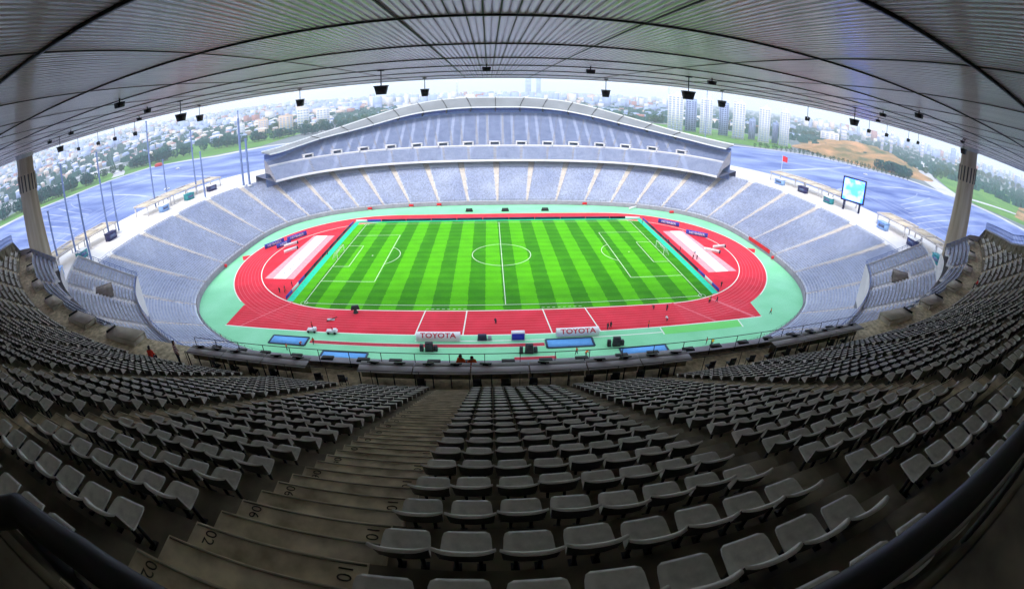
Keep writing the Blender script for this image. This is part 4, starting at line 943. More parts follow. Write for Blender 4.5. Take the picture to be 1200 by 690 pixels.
mb.grid(np.stack([np.c_[O[sel]*1.01, np.full(sel.sum(), 8.04)], np.c_[out_[sel], np.full(sel.sum(), 8.04)]], 0), ROADM)
struct(mb.build('perimeter_road'))
def poly(name, pts, m, z=8.08): o = fan(pts, z, m, name, tuple(np.mean(pts, 0))); return struct(o)
poly('grass_verge', [(-412, -20), (-410, 64), (-392, 117), (-388, 178), (-370, 238), (-290, 262), (-250, 300), (-255, 537), (-369, 560), (-470, 500), (-505, 400), (-480, 291), (-500, 218), (-480, 125), (-455, 50), (-470, -20)], GRASSW)
def ribbon(name, pts, wd, m, z=8.1, bend=True):
    P = np.array(pts, float); L = np.concatenate([[0], np.cumsum(np.hypot(*np.diff(P, axis=0).T))]); u = np.linspace(0, L[-1], 40)
    Q = np.c_[np.interp(u, L, P[:, 0]), np.interp(u, L, P[:, 1])]
    if bend: 
        for _ in range(12): Q[1:-1] = (Q[:-2]+Q[1:-1]*2+Q[2:])/4
    d = np.gradient(Q, axis=0); d /= np.linalg.norm(d, axis=1)[:, None]; nn = np.c_[-d[:, 1], d[:, 0]]*wd/2
    zz = np.array([z if math.hypot(*q) < 600 else z+float(land_h(*q))-8+.4 for q in Q])
    mb = MB(); mb.grid(np.stack([np.c_[Q+nn, zz], np.c_[Q-nn, zz]], 0), m, True); return struct(mb.build(name))
ribbon('access_road', [(-395, 200), (-440, 250), (-640, 300), (-900, 360)], 16, ROADM, 8.12)
ribbon('access_road', [(-620, 60), (-550, 330), (-480, 520), (-360, 640), (-120, 760)], 22, ROADM, 8.16)
poly('field', [(205, 318), (296, 272), (352, 300), (397, 360), (372, 463), (273, 497), (100, 560), (60, 420)], GRASSW)
poly('field', [(60, 420), (100, 560), (-60, 620), (-200, 560), (-180, 400), (0, 370)], GRASSW, 8.084)
ribbon('highway', [(425, 85), (470, 150), (560, 225), (740, 345), (1000, 490), (1500, 760)], 34, ROADM, 8.13)
ribbon('access_road', [(433, 112), (520, 60), (640, -60)], 14, ROADM, 8.12)
poly('grass_bank', [(1031, 496), (981, 351), (893, 257), (1015, 130), (700, -20), (473, -40), (440, 60), (470, 115), (600, 222), (800, 350)], GRASSW, 8.09)
poly('bare_field', [(1015, 179), (1500, 300), (1500, 0), (473, -60), (500, 30)], EARTH, 8.14)
# orange earth mound
n = 60; gx = np.linspace(370, 780, n); gy = np.linspace(150, 580, n); X, Y = np.meshgrid(gx, gy, indexing='ij')
ax_ = ((X-540)*.72+(Y-340)*.69); bx = (-(X-540)*.69+(Y-340)*.72)
H = 12*np.exp(-(ax_/150)**4-(bx/85)**4)*(1+.25*np.sin(ax_/26)+.2*np.sin(bx/17+ax_/40)); NZ = rng.normal(0, 1, H.shape)
for _ in range(2): NZ = (NZ+np.roll(NZ, 1, 0)+np.roll(NZ, -1, 0)+np.roll(NZ, 1, 1)+np.roll(NZ, -1, 1))/3
H += NZ*1.3*np.clip((H-1)/4, 0, 1)
mb = MB(); mb.grid(np.stack([X, Y, 7.2+H], -1), EARTH); struct(mb.build('earth_mound', smooth=False))

# trees
def tree_proto(name, h, w_, m, n=170, conical=False, seed=1):
    r = np.random.default_rng(seed); t = empty(name); mb = MB(); mb.tube([(0, 0, 0), (.1, .05, h*.35), (0, 0, h*.7)], h*.035, BARK, 6, h*.012); mb.build('trunk', t)
    mb = MB()
    for i in range(n):
        a = r.uniform(0, 2*math.pi); zz = r.uniform(.18, 1)
        rad = (1.02-zz)*1.1 if conical else math.sqrt(max(0, 1-((zz-.6)/.45)**2))
        rad *= w_/2*r.uniform(.55, 1.05)*(1+.25*math.sin(a*3+seed)); c = np.array((rad*math.cos(a), rad*math.sin(a), zz*h)); s_ = h*r.uniform(.05, .11)
        q = r.normal(size=(3, 3)); q, _ = np.linalg.qr(q)
        mb.add([c+q[0]*s_, c+q[1]*s_, c-q[0]*s_, c-q[1]*s_*.8], [[0, 1, 2, 3]], m)
    mb.build('crown', t); return t
TREES = {'bush': tree_proto('round_tree', 7, 7, LEAF, seed=3), 'blue': tree_proto('broad_tree', 9, 9, LEAFB, n=230, seed=5), 'small': tree_proto('small_tree', 5, 3.6, LEAF, 90, seed=8)}
used = set()
def plant(kind, x, y, sc_, label, group, z=None):
    o = TREES[kind] if kind not in used else copy_tree(TREES[kind]); used.add(kind)
    o.location = (x, y, float(land_h(x, y)) if z is None and math.hypot(x, y) > 600 else 8.0); o.rotation_euler = (0, 0, rng.uniform(0, 6.28)); o.scale = (sc_,)*3
    tag(o, label, 'tree', group)
def belt(kind, pts, n_, wd, s0, s1, label, group):
    pts = np.array(pts, float); L = np.concatenate([[0], np.cumsum(np.hypot(*np.diff(pts, axis=0).T))])
    for d in np.linspace(0, L[-1], n_):
        x, y = np.interp(d, L, pts[:, 0]), np.interp(d, L, pts[:, 1]); plant(kind, x+rng.uniform(-wd, wd), y+rng.uniform(-wd, wd), rng.uniform(s0, s1), label, group)
belt('blue', [(-455, 60), (-432, 120), (-425, 175)], 30, 12, 1.0, 1.6, 'dark blue-green tree in the belt beyond the car park by the roof column', 'dark tree belt beyond the near column')
belt('blue', [(-415, 245), (-388, 275), (-370, 300)], 24, 8, 1.0, 1.5, 'dark blue-green tree in the short belt behind the verge beyond the first poles', 'dark tree belt behind the verge')
belt('blue', [(-345, 330), (-310, 350), (-255, 385), (-190, 420)], 34, 9, 1.0, 1.5, 'dark blue-green tree in the long belt near the far stand on the flagpole side', 'dark tree belt near the far stand')
belt('bush', [(-440, 190), (-430, 230), (-400, 300)], 22, 9, .9, 1.4, 'round tree on the grass beyond the car park, flagpole side', 'round trees on the verge')
belt('small', [(272, 268), (300, 262), (343, 240), (381, 186), (409, 148)], 36, 1, .9, 1.25, 'small street tree in the even row along the far edge of the car park', 'small trees along the car park')
belt('blue', [(425, 200), (440, 185), (428, 165)], 22, 9, .9, 1.3, 'dark blue-green tree in the clump between the earth mound and the highway', 'dark tree clump by the highway')
belt('bush', [(170, 520), (300, 520), (420, 480), (560, 560), (800, 650)], 60, 14, 1.2, 2.0, 'round tree in the wood in front of the white towers', 'wood in front of the towers')
belt('bush', [(-420, 560), (-330, 520), (-200, 540), (-60, 640)], 50, 14, 1.1, 1.8, 'round tree below the pale apartment blocks', 'trees below the apartment blocks')
belt('bush', [(560, 200), (800, 300), (1000, 420)], 26, 25, 1.0, 1.6, 'round tree on the bank beyond the highway', 'trees beyond the highway')
belt('bush', [(1000, 380), (1300, 420), (1500, 300), (1500, 50)], 44, 20, 1.6, 2.6, 'distant round tree in the line beyond the bare field', 'tree line beyond the bare field')
# apartment blocks and towers
def block(name, az, dist, w_, d_, h, floors, wallm, winm, label, group, rot=0.0, strip_m=None):
    x, y = CX+dist*math.sin(R(az)), CY+dist*math.cos(R(az)); z = float(land_h(x, y)) if math.hypot(x, y) > 600 else 8.0
    t = empty(name, (x, y, z-1), -R(az)+rot); mb = MB(); mb.box((0, 0, h/2), (w_, d_, h), wallm); mb.build('wall', t)
    mb = MB(); mb.box((0, 0, h+.6), (w_*.94, d_*.94, 1.2), wallm); mb.box((w_*.1, 0, h+2.2), (w_*.25, d_*.4, 2.4), wallm); mb.build('roof', t); wme = None
    for f in range(floors):
        zf = 3+(h-4)*(f+.3)/floors
        for x0 in (-.355, -.125, .125, .355):
            if wme is None: mb = MB(); mb.box((0, 0, 0), (.15*w_, .12, (h-4)/floors*.5), winm); q = mb.build('window', t); wme = q.data
            else: q = bpy.data.objects.new('window', wme); COL.objects.link(q); q.parent = t
            q.location = (x0*w_, -d_/2-.04, zf)
    if strip_m:
        for q in (-.235, .235): mb = MB(); mb.box((q*w_, -d_/2-.5, h*.5), (w_*.05, .9, h*.99), strip_m); mb.build('balcony_strip', t)
    tag(t, label, 'building', group)
TW = [(23.9, 20, 1, 0), (25.9, 15, 0, 1), (27.9, 16, 1, 0), (30.2, 13, 0, 1), (32.2, 16, 1, 0), (34.0, 9, 0, 2), (35.6, 15, 1, 0), (37.1, 8, 0, 2), (38.3, 13, 1, 0)]
cz_ = 0
for k, (az, w_, white, low) in enumerate(TW):
    h = {0: 47, 1: 43, 2: 28}[low]*(1.0 if k < 5 else .95); block('apartment_tower', az, 575+(25 if not white else 0), w_*1.02, 16, h, 15, WALLW if white else WALLB, WALLB if white else GLASS, '%s apartment tower in the row beyond the far stand, %s' % (ORD[k], 'white with balconies' if white else ('low and blue' if low == 2 else 'pale blue')), 'apartment towers in a row', strip_m=WHITE if white else None)
for k, (az, w_, h, m) in enumerate([(-32.2, 13, 21, WALLW), (-29.2, 17, 23, WALLP), (-26.2, 24, 24, WALLP), (-23.9, 20, 33, WALLW), (-21.3, 22, 29, WALLW)]):
    block('apartment_block', az, 720, w_, 15, h, 7, m, WALLB, '%s pale apartment block on the hillside from the flagpole side' % ORD[k], 'apartment blocks on the hillside')
for k, (az, dist, w_, h) in enumerate([(44.5, 900, 40, 20), (46.4, 950, 14, 36), (51.8, 1000, 7, 52), (53.1, 1010, 7, 50), (57.5, 1200, 10, 42), (62, 1500, 20, 50), (5.0, 2600, 34, 115), (6.3, 2600, 26, 125), (-4, 2400, 12, 95)]):
    block('distant_tower', az, dist, w_, w_*.8, h, 5, WALLW if k not in (5, 6, 7) else WALLB, WALLB, '%s faint tower on the hazy skyline, counting the widest plant first' % ORD[k], 'faint towers on the skyline')
# houses of the town: nearest ones each a thing, the rest one mass
HM = [WALLW, WALLP, WALLB, WALLB]; hp = []
for k in range(4):
    t = empty('town_house'); w_, d_, h = [(11, 10, 7), (14, 10, 9), (12, 12, 11), (18, 11, 6)][k]
    mb = MB(); mb.box((0, 0, h/2), (w_, d_, h), HM[k]); mb.build('wall', t)
    mb = MB(); mb.add([(-w_/2-.4, -d_/2-.4, h), (w_/2+.4, -d_/2-.4, h), (w_/2+.4, d_/2+.4, h), (-w_/2-.4, d_/2+.4, h), (-w_/2+2, 0, h+2.2), (w_/2-2, 0, h+2.2)], [[0, 1, 5, 4], [2, 3, 4, 5], [1, 2, 5, 5], [3, 0, 4, 4]], [ROOFT, PALE, PALE, WALLB][k]); mb.build('roof', t); hp.append(t)
usedh = set(); nH = 0; att = 0; pts_ = []
while nH < 230 and att < 5000:
    att += 1; az = rng.uniform(-76, -20); dist = rng.uniform(690, 1150); x, y = CX+dist*math.sin(R(az)), CY+dist*math.cos(R(az))
    if any((x-a)**2+(y-b)**2 < 420 for a, b in pts_): continue
    pts_.append((x, y)); k = nH % 4; o = hp[k] if k not in usedh else copy_tree(hp[k]); usedh.add(k); o.location = (x, y, float(land_h(x, y))-.5); o.rotation_euler = (0, 0, rng.uniform(0, 3.14)); s_ = rng.uniform(.6, 1.0); o.scale = (s_, s_, s_)
    tag(o, 'small %s house in the town on the hazy hillside beyond the car park' % ['white', 'peach', 'blue flat-roofed', 'low pale blue'][k], 'house', '%s houses of the town' % ['white', 'peach', 'blue', 'low pale blue'][k]); nH += 1
mb = MB()
def many(n_, a0, a1, d0, d1, hh):
    az = rng.uniform(a0, a1, n_); dist = d0*(d1/d0)**rng.random(n_); x = CX+dist*np.sin(np.radians(az)); y = CY+dist*np.cos(np.radians(az)); z = land_h(x, y)
    for i in range(n_):
        w_ = rng.uniform(9, 26); h = rng.choice(hh)*rng.uniform(.7, 1.2); mb.box((x[i], y[i], z[i]+h/2-1), (w_, rng.uniform(9, 18), h), [WALLW, WALLB, WALLP, WALLB, WALLW, WALLB, WALLB, WALLW, WALLB, WALLB, WALLB, ROOFT][i % 12], rng.uniform(0, 3.1))
many(2200, -80, -14, 1150, 3800, (7, 9, 12, 18)); many(900, -16, 24, 1200, 4500, (8, 12, 16, 30)); many(500, 38, 80, 1500, 4500, (8, 12, 20, 35)); many(260, -14, 40, 800, 1400, (5, 6, 8))
tag(mb.build('distant_town'), 'mass of tiny pale houses fading into the haze around the stadium', 'town', kind='stuff')
mb = MB(); NWD = 5200; az = rng.uniform(-80, 80, NWD); dist = 700*(4500/700)**rng.random(NWD); x = CX+dist*np.sin(np.radians(az)); y = CY+dist*np.cos(np.radians(az)); z = land_h(x, y)
V, F = np.array([(-1, 0, 0), (1, 0, 0), (.7, 0, 1), (-.8, 0, .9), (0, -1, 0), (0, 1, 0), (0, .7, 1), (0, -.8, 1.1)])*np.array((8, 8, 7)), np.array([[0, 1, 2, 3], [4, 5, 6, 7]])
scatter(mb, (V, F), np.c_[x, y, z], rng.uniform(0, 3, NWD), LEAFB); tag(mb.build('distant_woods'), 'scattered dark clumps of far-off trees among the town houses', 'trees', kind='stuff')
# a few cars
def car_proto():
    t = empty('parked_car'); mb = MB(); mb.box((0, 0, .62), (4.3, 1.8, .65), WHITE, taper=.97); mb.box((-.2, 0, 1.2), (2.3, 1.6, .55), WHITE, taper=.8); mb.build('body', t)
    mb = MB(); mb.box((-.2, 0, 1.2), (2.0, 1.64, .38), GLASS, taper=.85); mb.build('windows', t)
    for x in (-1.3, 1.3):
        for y in (-.85, .85): mb = MB(); mb.tube([(x, y-.1, .33), (x, y+.1, .33)], .33, DARK, 10); mb.build('wheel', t)
    return t
cp = car_proto(); REDC = mat('red_car_paint', (.6, .02, .01), .3)
for k, (x, y, lab) in enumerate([(-285, 190, 'small white car parked on the far side of the flagpole car park'), (-215, 95, 'white car alone near the kiosks in the flagpole car park'), (330, 150, 'white car in the middle of the screen side car park')]):
    o = cp if k == 0 else copy_tree(cp); o.location = (x, y, 8.04); o.rotation_euler = (0, 0, k); tag(o, lab, 'car')
rs = empty('market_stand', (-352, 232, 8.05)); mb = MB(); mb.box((0, 0, 1.2), (9, 5, 2.4), REDC); mb.build('body', rs); mb = MB(); mb.box((0, 0, 2.9), (10, 6, .9), REDC, taper=.5); mb.build('roof', rs); tag(rs, 'red tent-roofed stand beside the road beyond the car park', 'stand')

# ------------------------------------------------------------------ things on and round the field
def onebox(name, loc, size, m, rz=0, label=None, cat=None, group=None, **k):
    mb = MB(); mb.box((0, 0, size[2]/2), size, m, **k); o = mb.build(name); o.location = loc; o.rotation_euler = (0, 0, rz); tag(o, label, cat, group); return o
# goals
def goal(x, sg):
    t = empty('football_goal', (x, 0, .05), 0 if sg > 0 else math.pi); mb = MB()
    mb.tube([(0, -3.66, 0), (0, -3.66, 2.44)], .07, WHITE, 8); mb.build('post', t); mb = MB(); mb.tube([(0, 3.66, 0), (0, 3.66, 2.44)], .07, WHITE, 8); mb.build('post', t)
    mb = MB(); mb.tube([(0, -3.7, 2.44), (0, 3.7, 2.44)], .07, WHITE, 8); mb.build('crossbar', t)
    mb = MB(); r = .014
    for y in np.linspace(-3.66, 3.66, 13): mb.tube([(0, y, 2.44), (.9, y, 2.35), (2.0, y, 0)], r, WHITE, 3)
    for f in np.linspace(0, 1, 6): mb.tube([(.9+1.1*f, -3.66, 2.35*(1-f)), (.9+1.1*f, 3.66, 2.35*(1-f))], r, WHITE, 3)
    for sy in (-1, 1):
        for f in np.linspace(0, 1, 5): mb.tube([(0, sy*3.66, 2.44*f), (2-1.1*f, sy*3.66, 2.35*f)], r, WHITE, 3)
    mb.build('net', t)
    for y in (-3.66, 3.66): mb = MB(); mb.tube([(0, y, 2.44), (.9, y, 2.35), (2.0, y, 0)], .035, WHITE, 6); mb.build('frame_stay', t)
    tag(t, 'white football goal at the %s end of the pitch' % ('video screen' if sg > 0 else 'flagpole'), 'goal')
goal(52.5, 1); goal(-52.5, -1)
# perimeter boards
def board(x0, y0, x1, y1, m, label, txt=None, h=.95, group=None, tm=None, size=.62):
    L_ = math.hypot(x1-x0, y1-y0); a = math.atan2(y1-y0, x1-x0); t = empty('advertising_board', ((x0+x1)/2, (y0+y1)/2, .05), a)
    mb = MB(); mb.box((0, 0, h/2+.03), (L_-.08, .06, h), m); mb.build('panel', t)
    for q in (-.35, .35): mb = MB(); mb.bar((q*L_, 0, h*.8), (q*L_, .45, 0), .05, .05, RAIL); mb.build('stay', t)
    if txt:
        me = text_mesh('lettering', txt, size, tm or WHITE); put(me, 'lettering', t, Matrix.Translation((0, -.036, h/2)) @ Matrix.Rotation(math.pi/2, 4, 'X'))
    tag(t, label, 'advertising board', group)
bg_ = 'advertising boards around the pitch'
board(-58.0, 37.4, -53.2, 37.4, WHITE, 'white board at the far flagpole corner of the pitch', group=bg_)
board(-53.1, 37.4, -47.2, 37.4, BLUEB, 'blue board beside the white one on the far touchline, flagpole end', group=bg_)
for k, x in enumerate(np.arange(-47, 45.0, 10.2)): board(x, 37.4, x+10.1, 37.4, NAVY, '%s black board along the far touchline from the flagpole end' % ORD[k], group=bg_)
board(45, 37.4, 51.2, 37.4, BLUEB, 'blue board on the far touchline, video screen end', group=bg_)
board(51.4, 37.4, 57.6, 36.6, WHITE, 'white board at the far video screen corner of the pitch', group=bg_)
for sg, nm in ((-1, 'flagpole'), (1, 'video screen')):
    ys_ = [36.2, 30, 22, 14, 6, -2, -10, -18, -23, -28, -32.6]
    ms = [BLUEB, NAVY, NAVY, NAVY, NAVY, NAVY, NAVY, BLUEB, WHITE, BLUEB]
    for k in range(10):
        y0, y1 = (ys_[k], ys_[k+1]) if sg > 0 else (ys_[k+1], ys_[k])
        board(sg*58.7, y0, sg*58.7, y1, ms[k], '%s board behind the %s goal line from the far corner, %s' % (ORD[k], nm, {'blue_board': 'blue', 'navy_board': 'dark navy', 'white_paint': 'white'}[ms[k].name]), group=bg_)
# blue banners and loose boards on the red bends
def banner(x0, y0, x1, y1, label, txt):
    board(x0, y0, x1, y1, BLUEB, label, txt, 1.75, 'blue banners standing on the red bends', size=1.35)
banner(-85.6, 6.2, -80.6, 13.8, 'long blue banner with white letters by the flagpole edge of the red bend', 'HEYBABER'); banner(-79.5, 14.2, -74.2, 22.0, 'blue banner with white letters farther round the flagpole bend', 'HEYBABER')
banner(-80.5, 6.5, -77.0, 12.5, 'short navy banner tucked behind the white panels on the flagpole bend', 'HEYB')
banner(64.0, 31.8, 71.0, 25.6, 'blue banner with white letters on the video screen bend, farther one', 'HEYBABER'); banner(70.3, 17.4, 77.4, 12.0, 'blue banner with white letters on the video screen bend, nearer one', 'HEYBABER')
def panel(x, y, rz, label, L_=5.6): 
    t = empty('loose_panel', (x, y, .02), rz); mb = MB(); mb.box((0, 0, .62), (L_, .12, 1.2), TARP, rx=.0); mb.build('panel', t); mb = MB(); mb.box((0, -.07, .62), (L_*.8, .02, .16), mat('grey_print', (.30, .33, .35), .6)); mb.build('print', t)
    mb = MB(); mb.box((L_/2+.2, .3, .5), (.5, 1.0, 1.0), NAVY); mb.build('crate', t); tag(t, label, 'panel')
panel(-73.5, 4.2, R(55), 'white panel standing on the flagpole bend, nearer the camera'); panel(-76.0, 9.8, R(50), 'white panel leaning behind another on the flagpole bend')
panel(71.8, -2.2, R(-38), 'white panel on the video screen bend, nearer the pitch'); panel(76.6, 1.2, R(8), 'white panel on the video screen bend, pointing to the outer kerb'); panel(59.5, 52.0, R(35), 'white panel on the mint apron at the far corner by the screen')
# tarpaulins inside the bends
for sg, nm in ((-1, 'flagpole'), (1, 'video screen')):
    t = tag(empty('ground_cover', (sg*66.0, .6, 0)), 'long pink ground cover with a white strip inside the %s bend' % nm, 'ground cover')
    mb = MB(); a, b = (sg*-3.0, sg*6.6); mb.add([(a-sg*.9, -19.8, .05), (b, -19.8, .05), (b-sg*2.0, 20, .05), (a-sg*1.2, 20, .05)], [[0, 1, 2, 3] if sg > 0 else [3, 2, 1, 0]], PINK); mb.build('pink_sheet', t)
    mb = MB(); n = 24; ys = np.linspace(-19.8, 20, n); w0 = sg*-1.2; G = []
    for f in np.linspace(0, 1, 7): G.append(np.c_[np.full(n, w0+sg*4.6*f), ys, .07+rng.uniform(0, .05, n)])
    mb.grid(np.array(G), TARP, sg < 0); mb.build('white_sheet', t)
    for k in range(10): mb = MB(); mb.box((w0+sg*2.3+rng.uniform(-.8, .8), -16+3.7*k+rng.uniform(-1, 1), .17), (.35, .35, .12), mat('grey_print', (.3, .33, .35), .6)); mb.build('weight', t)
# dugouts with TOYOTA
def dugout(x0, x1, y, label):
    L_ = x1-x0; t = empty('dugout', ((x0+x1)/2, y, .02)); n = 10; a = np.linspace(R(-25), R(115), n); mb = MB()
    G = np.stack([np.c_[np.full(n, x), -.2+1.05*np.cos(a)*-1, .75+1.05*np.sin(a)] for x in (-L_/2, L_/2)], 0); mb.grid(G, TARP); mb.build('shell', t, smooth=True)
    for x in (-L_/2, L_/2):
        mb = MB(); V = [(x, -.2-1.05*math.cos(q), .75+1.05*math.sin(q)) for q in a]; V.append((x, .3, 0)); mb.add(V, [[i, i+1, n, n] for i in range(n-1)], mat('smoky_plastic', (.25, .33, .36), .3)); mb.build('side', t)
    mb = MB(); mb.box((0, -.25, .42), (L_-.5, .4, .08), NAVY); mb.build('bench', t)
    me = text_mesh('lettering', 'TOYOTA', 1.85, REDL, offset=.035); bmm = bmesh.new(); bmm.from_mesh(me); bmesh.ops.subdivide_edges(bmm, edges=[e for e in bmm.edges if e.calc_length() > .2], cuts=5, use_grid_fill=True); bmesh.ops.triangulate(bmm, faces=bmm.faces); bmm.to_mesh(me); bmm.free()
    # lay the lettering on the curved shell
    for v in me.vertices:
        q = (v.co.y+.75)/1.05*.82; ang_ = R(8)+q; v.co = Vector((v.co.x, -.2-1.11*math.cos(ang_), .75+1.11*math.sin(ang_)))
    bw = me; put(me, 'lettering', t, Matrix.Identity(4)); tag(t, label, 'dugout', 'white dugouts on the near touchline')
dugout(-19.6, -10.2, -49.6, 'white curved dugout lettered TOYOTA in red, on the flagpole side'); dugout(10.2, 19.6, -49.0, 'white curved dugout lettered TOYOTA in red, beside a blue sand pit cover')
t = tag(empty('officials_shelter', (2.0, -49.9, .02)), 'small blue officials shelter with a white rim between the two dugouts', 'shelter')
mb = MB(); mb.box((0, 0, .85), (2.6, 1.1, 1.5), mat('royal_blue_cloth', (.01, .02, .62), .6)); mb.build('cover', t); mb = MB(); mb.box((0, .1, 1.66), (2.8, 1.2, .12), WHITE); mb.box((-1.38, 0, .85), (.1, 1.2, 1.6), WHITE); mb.box((1.38, 0, .85), (.1, 1.2, 1.6), WHITE); mb.build('frame', t)
t = tag(empty('equipment_trunk', (-5.3, -49.9, .02)), 'dark trunk with rounded rolls beside the first dugout on the touchline', 'trunk')
mb = MB(); mb.box((-.3, 0, .6), (2.0, 1.0, 1.2), NAVY, taper=.9); mb.build('body', t); mb = MB(); mb.tube([(.9, 0, .45), (1.7, 0, .45)], .45, mat('grey_print', (.3, .33, .35), .6), 10); mb.build('roll', t)
# sand pit covers
for k, (x0, y0, x1, y1, lab) in enumerate([(-54.2, -54.2, -44.7, -50.8, 'blue sand pit cover beside the flagpole bend'), (-39.5, -59.2, -29.3, -55.8, 'blue sand pit cover half hidden by the tier edge, flagpole side'), (7.8, -53.9, 17.8, -50.6, 'blue sand pit cover directly in front of a dugout'), (22.8, -58.3, 33.2, -55.6, 'blue sand pit cover half hidden by the tier edge, screen side')]):
    t = empty('sand_pit_cover', ((x0+x1)/2, (y0+y1)/2, .015)); w_, d_ = x1-x0, y1-y0; mb = MB(); mb.box((0, 0, .05), (w_-.5, d_-.5, .08), POOL); mb.build('sheet', t); mb = MB()
    for a, b in (((-w_/2, -d_/2), (w_/2, -d_/2)), ((w_/2, -d_/2), (w_/2, d_/2)), ((w_/2, d_/2), (-w_/2, d_/2)), ((-w_/2, d_/2), (-w_/2, -d_/2))): mb.bar((*a, .06), (*b, .06), .42, .16, FRAMEB)
    mb.build('frame', t); tag(t, lab, 'sand pit cover', 'covered sand pits')
# loudspeaker groups on the apron
for k, (x, y, nm) in enumerate([(-16.4, -54.2, 'on the flagpole side of the middle'), (3.9, -55.3, 'in the middle of the apron'), (22.4, -54.3, 'on the video screen side of the middle')]):
    for j, (dx_, w_, h, sub) in enumerate([(0, 1.7, 2.0, 'tall black speaker cabinet'), (-1.6, .75, 1.35, 'small black speaker, flagpole flank'), (1.3, .8, 1.1, 'small black speaker, screen flank')]):
        t = empty('floor_speaker', (x+dx_, y+(.1*j), .01), rng.uniform(-.1, .1)); mb = MB(); mb.box((0, 0, h/2), (w_, .9, h), DARK, taper=.92); mb.build('cabinet', t); mb = MB(); mb.box((0, -.47, h/2), (w_*.75, .04, h*.75), mat('speaker_grille', (.018, .018, .02), .6)); mb.build('grille', t)
        tag(t, '%s of the group %s' % (sub, nm), 'loudspeaker', 'black loudspeakers on the apron')
for k, x in enumerate((-12.1, 3.0, 19.8)):
    t = empty('floor_speaker', (x, 49.8, .01)); mb = MB(); mb.box((0, 0, .7), (3.2, 1.0, 1.3), DARK, taper=.8); mb.build('cabinet', t); mb = MB(); mb.box((0, -.5, .7), (2.4, .06, .9), mat('speaker_grille', (.018, .018, .02), .6)); mb.build('grille', t); tag(t, '%s black speaker box on the far mint apron from the flagpole side' % ORD[k], 'loudspeaker', 'black boxes on the far apron')
t = tag(empty('pitch_camera', (-36.6, -38.3, .01)), 'bulky black covered television camera at the pitch edge near the flagpole corner', 'camera'); mb = MB(); mb.tube([(0, 0, 0), (0, 0, 1.1)], .7, DARK, 8, .2); mb.build('tripod', t); mb = MB(); mb.box((0, 0, 1.5), (2.2, 1.0, .9), DARK, taper=.75, rz=.3); mb.build('body', t)
t = tag(empty('starting_block', (-41.9, -42.4, .02), .3), 'small pale and black equipment frame lying on the near straight', 'equipment'); mb = MB(); mb.box((0, 0, .2), (1.8, .8, .2), PALE, ry=.1); mb.build('plate', t); mb = MB(); mb.bar((-1.1, -.5, .15), (1.6, .4, .5), .15, .15, DARK); mb.build('handle', t)
for k, (x, y) in enumerate([(-44.9, -48.1), (-39.7, -48.3)]):
    t = empty('utility_cart', (x, y, .02), .05); mb = MB(); mb.box((0, 0, .55), (2.6 if k else 2.2, 1.2, .4), WHITE); mb.box((.7, 0, .85), (.8, 1.1, .4), WHITE); mb.build('body', t)
    for xx in (-.8, .8):
        for yy in (-.6, .6): mb = MB(); mb.tube([(xx, yy-.08, .3), (xx, yy+.08, .3)], .3, DARK, 10); mb.build('wheel', t)
    tag(t, ['smaller white cart on the outer kerb of the near straight', 'larger white cart on the kerb beside a smaller one'][k], 'cart', 'white carts on the near straight')
onebox('cover_sheet', (69.2, -55.0, .01), (2.2, 1.6, 1.2), mat('royal_blue_cloth', (.01, .02, .62), .6), .4, 'bright blue covered pile at the apron edge below the video screen side', 'covered pile', taper=.6)
mb = MB(); tq = t_list(94, 60.5, 2); ta = [t_of(94.5, 6.5, 94, 60.5)+0*1, t_of(93.5, -9.0, 94, 60.5)]; tt_ = np.linspace(ta[0], ta[1], 12); P = SE(tt_, 93.3, 59.8); mb.grid(np.stack([np.c_[P, np.full(12, 1.1)], np.c_[P, np.full(12, 2.5)]], 0), mat('red_flag_cloth', (.75, .01, .02), .8)); P2 = SE(tt_, 93.24, 59.74)
mb.grid(np.stack([np.c_[P2, np.full(12, 1.1)], np.c_[P2, np.full(12, 2.5)]], 0), mat('red_flag_cloth', (.75, .01, .02), .8), True)
tag(mb.build('red_banner'), 'long red banner hung on the bowl front wall below the video screen', 'banner')
for k, (x, y) in enumerate([(-26, 60), (-57, 55.8), (-38.5, 59.2), (39, 59), (76, 45), (94, -12), (-94, -12)]):
    t = empty('red_cushion_pile', (x*.992, y*.985, 1.5 if False else 0.0)); mb = MB(); mb.box((0, 0, .9), (2.0, .5, 1.0), mat('red_flag_cloth', (.75, .01, .02), .8)); mb.build('cloth', t)
    mb = MB(); mb.box((0, .1, .25), (1.6, .5, .5), WHITE); mb.build('base', t); tag(t, 'small red draped box at the foot of the stairs, %s' % ['far middle', 'far corner by the flagpoles', 'far side beyond the flagpole goal', 'far side beyond the screen goal', 'far corner by the screen', 'end wall under the screen', 'end wall under the flagpoles'][k], 'draped box')

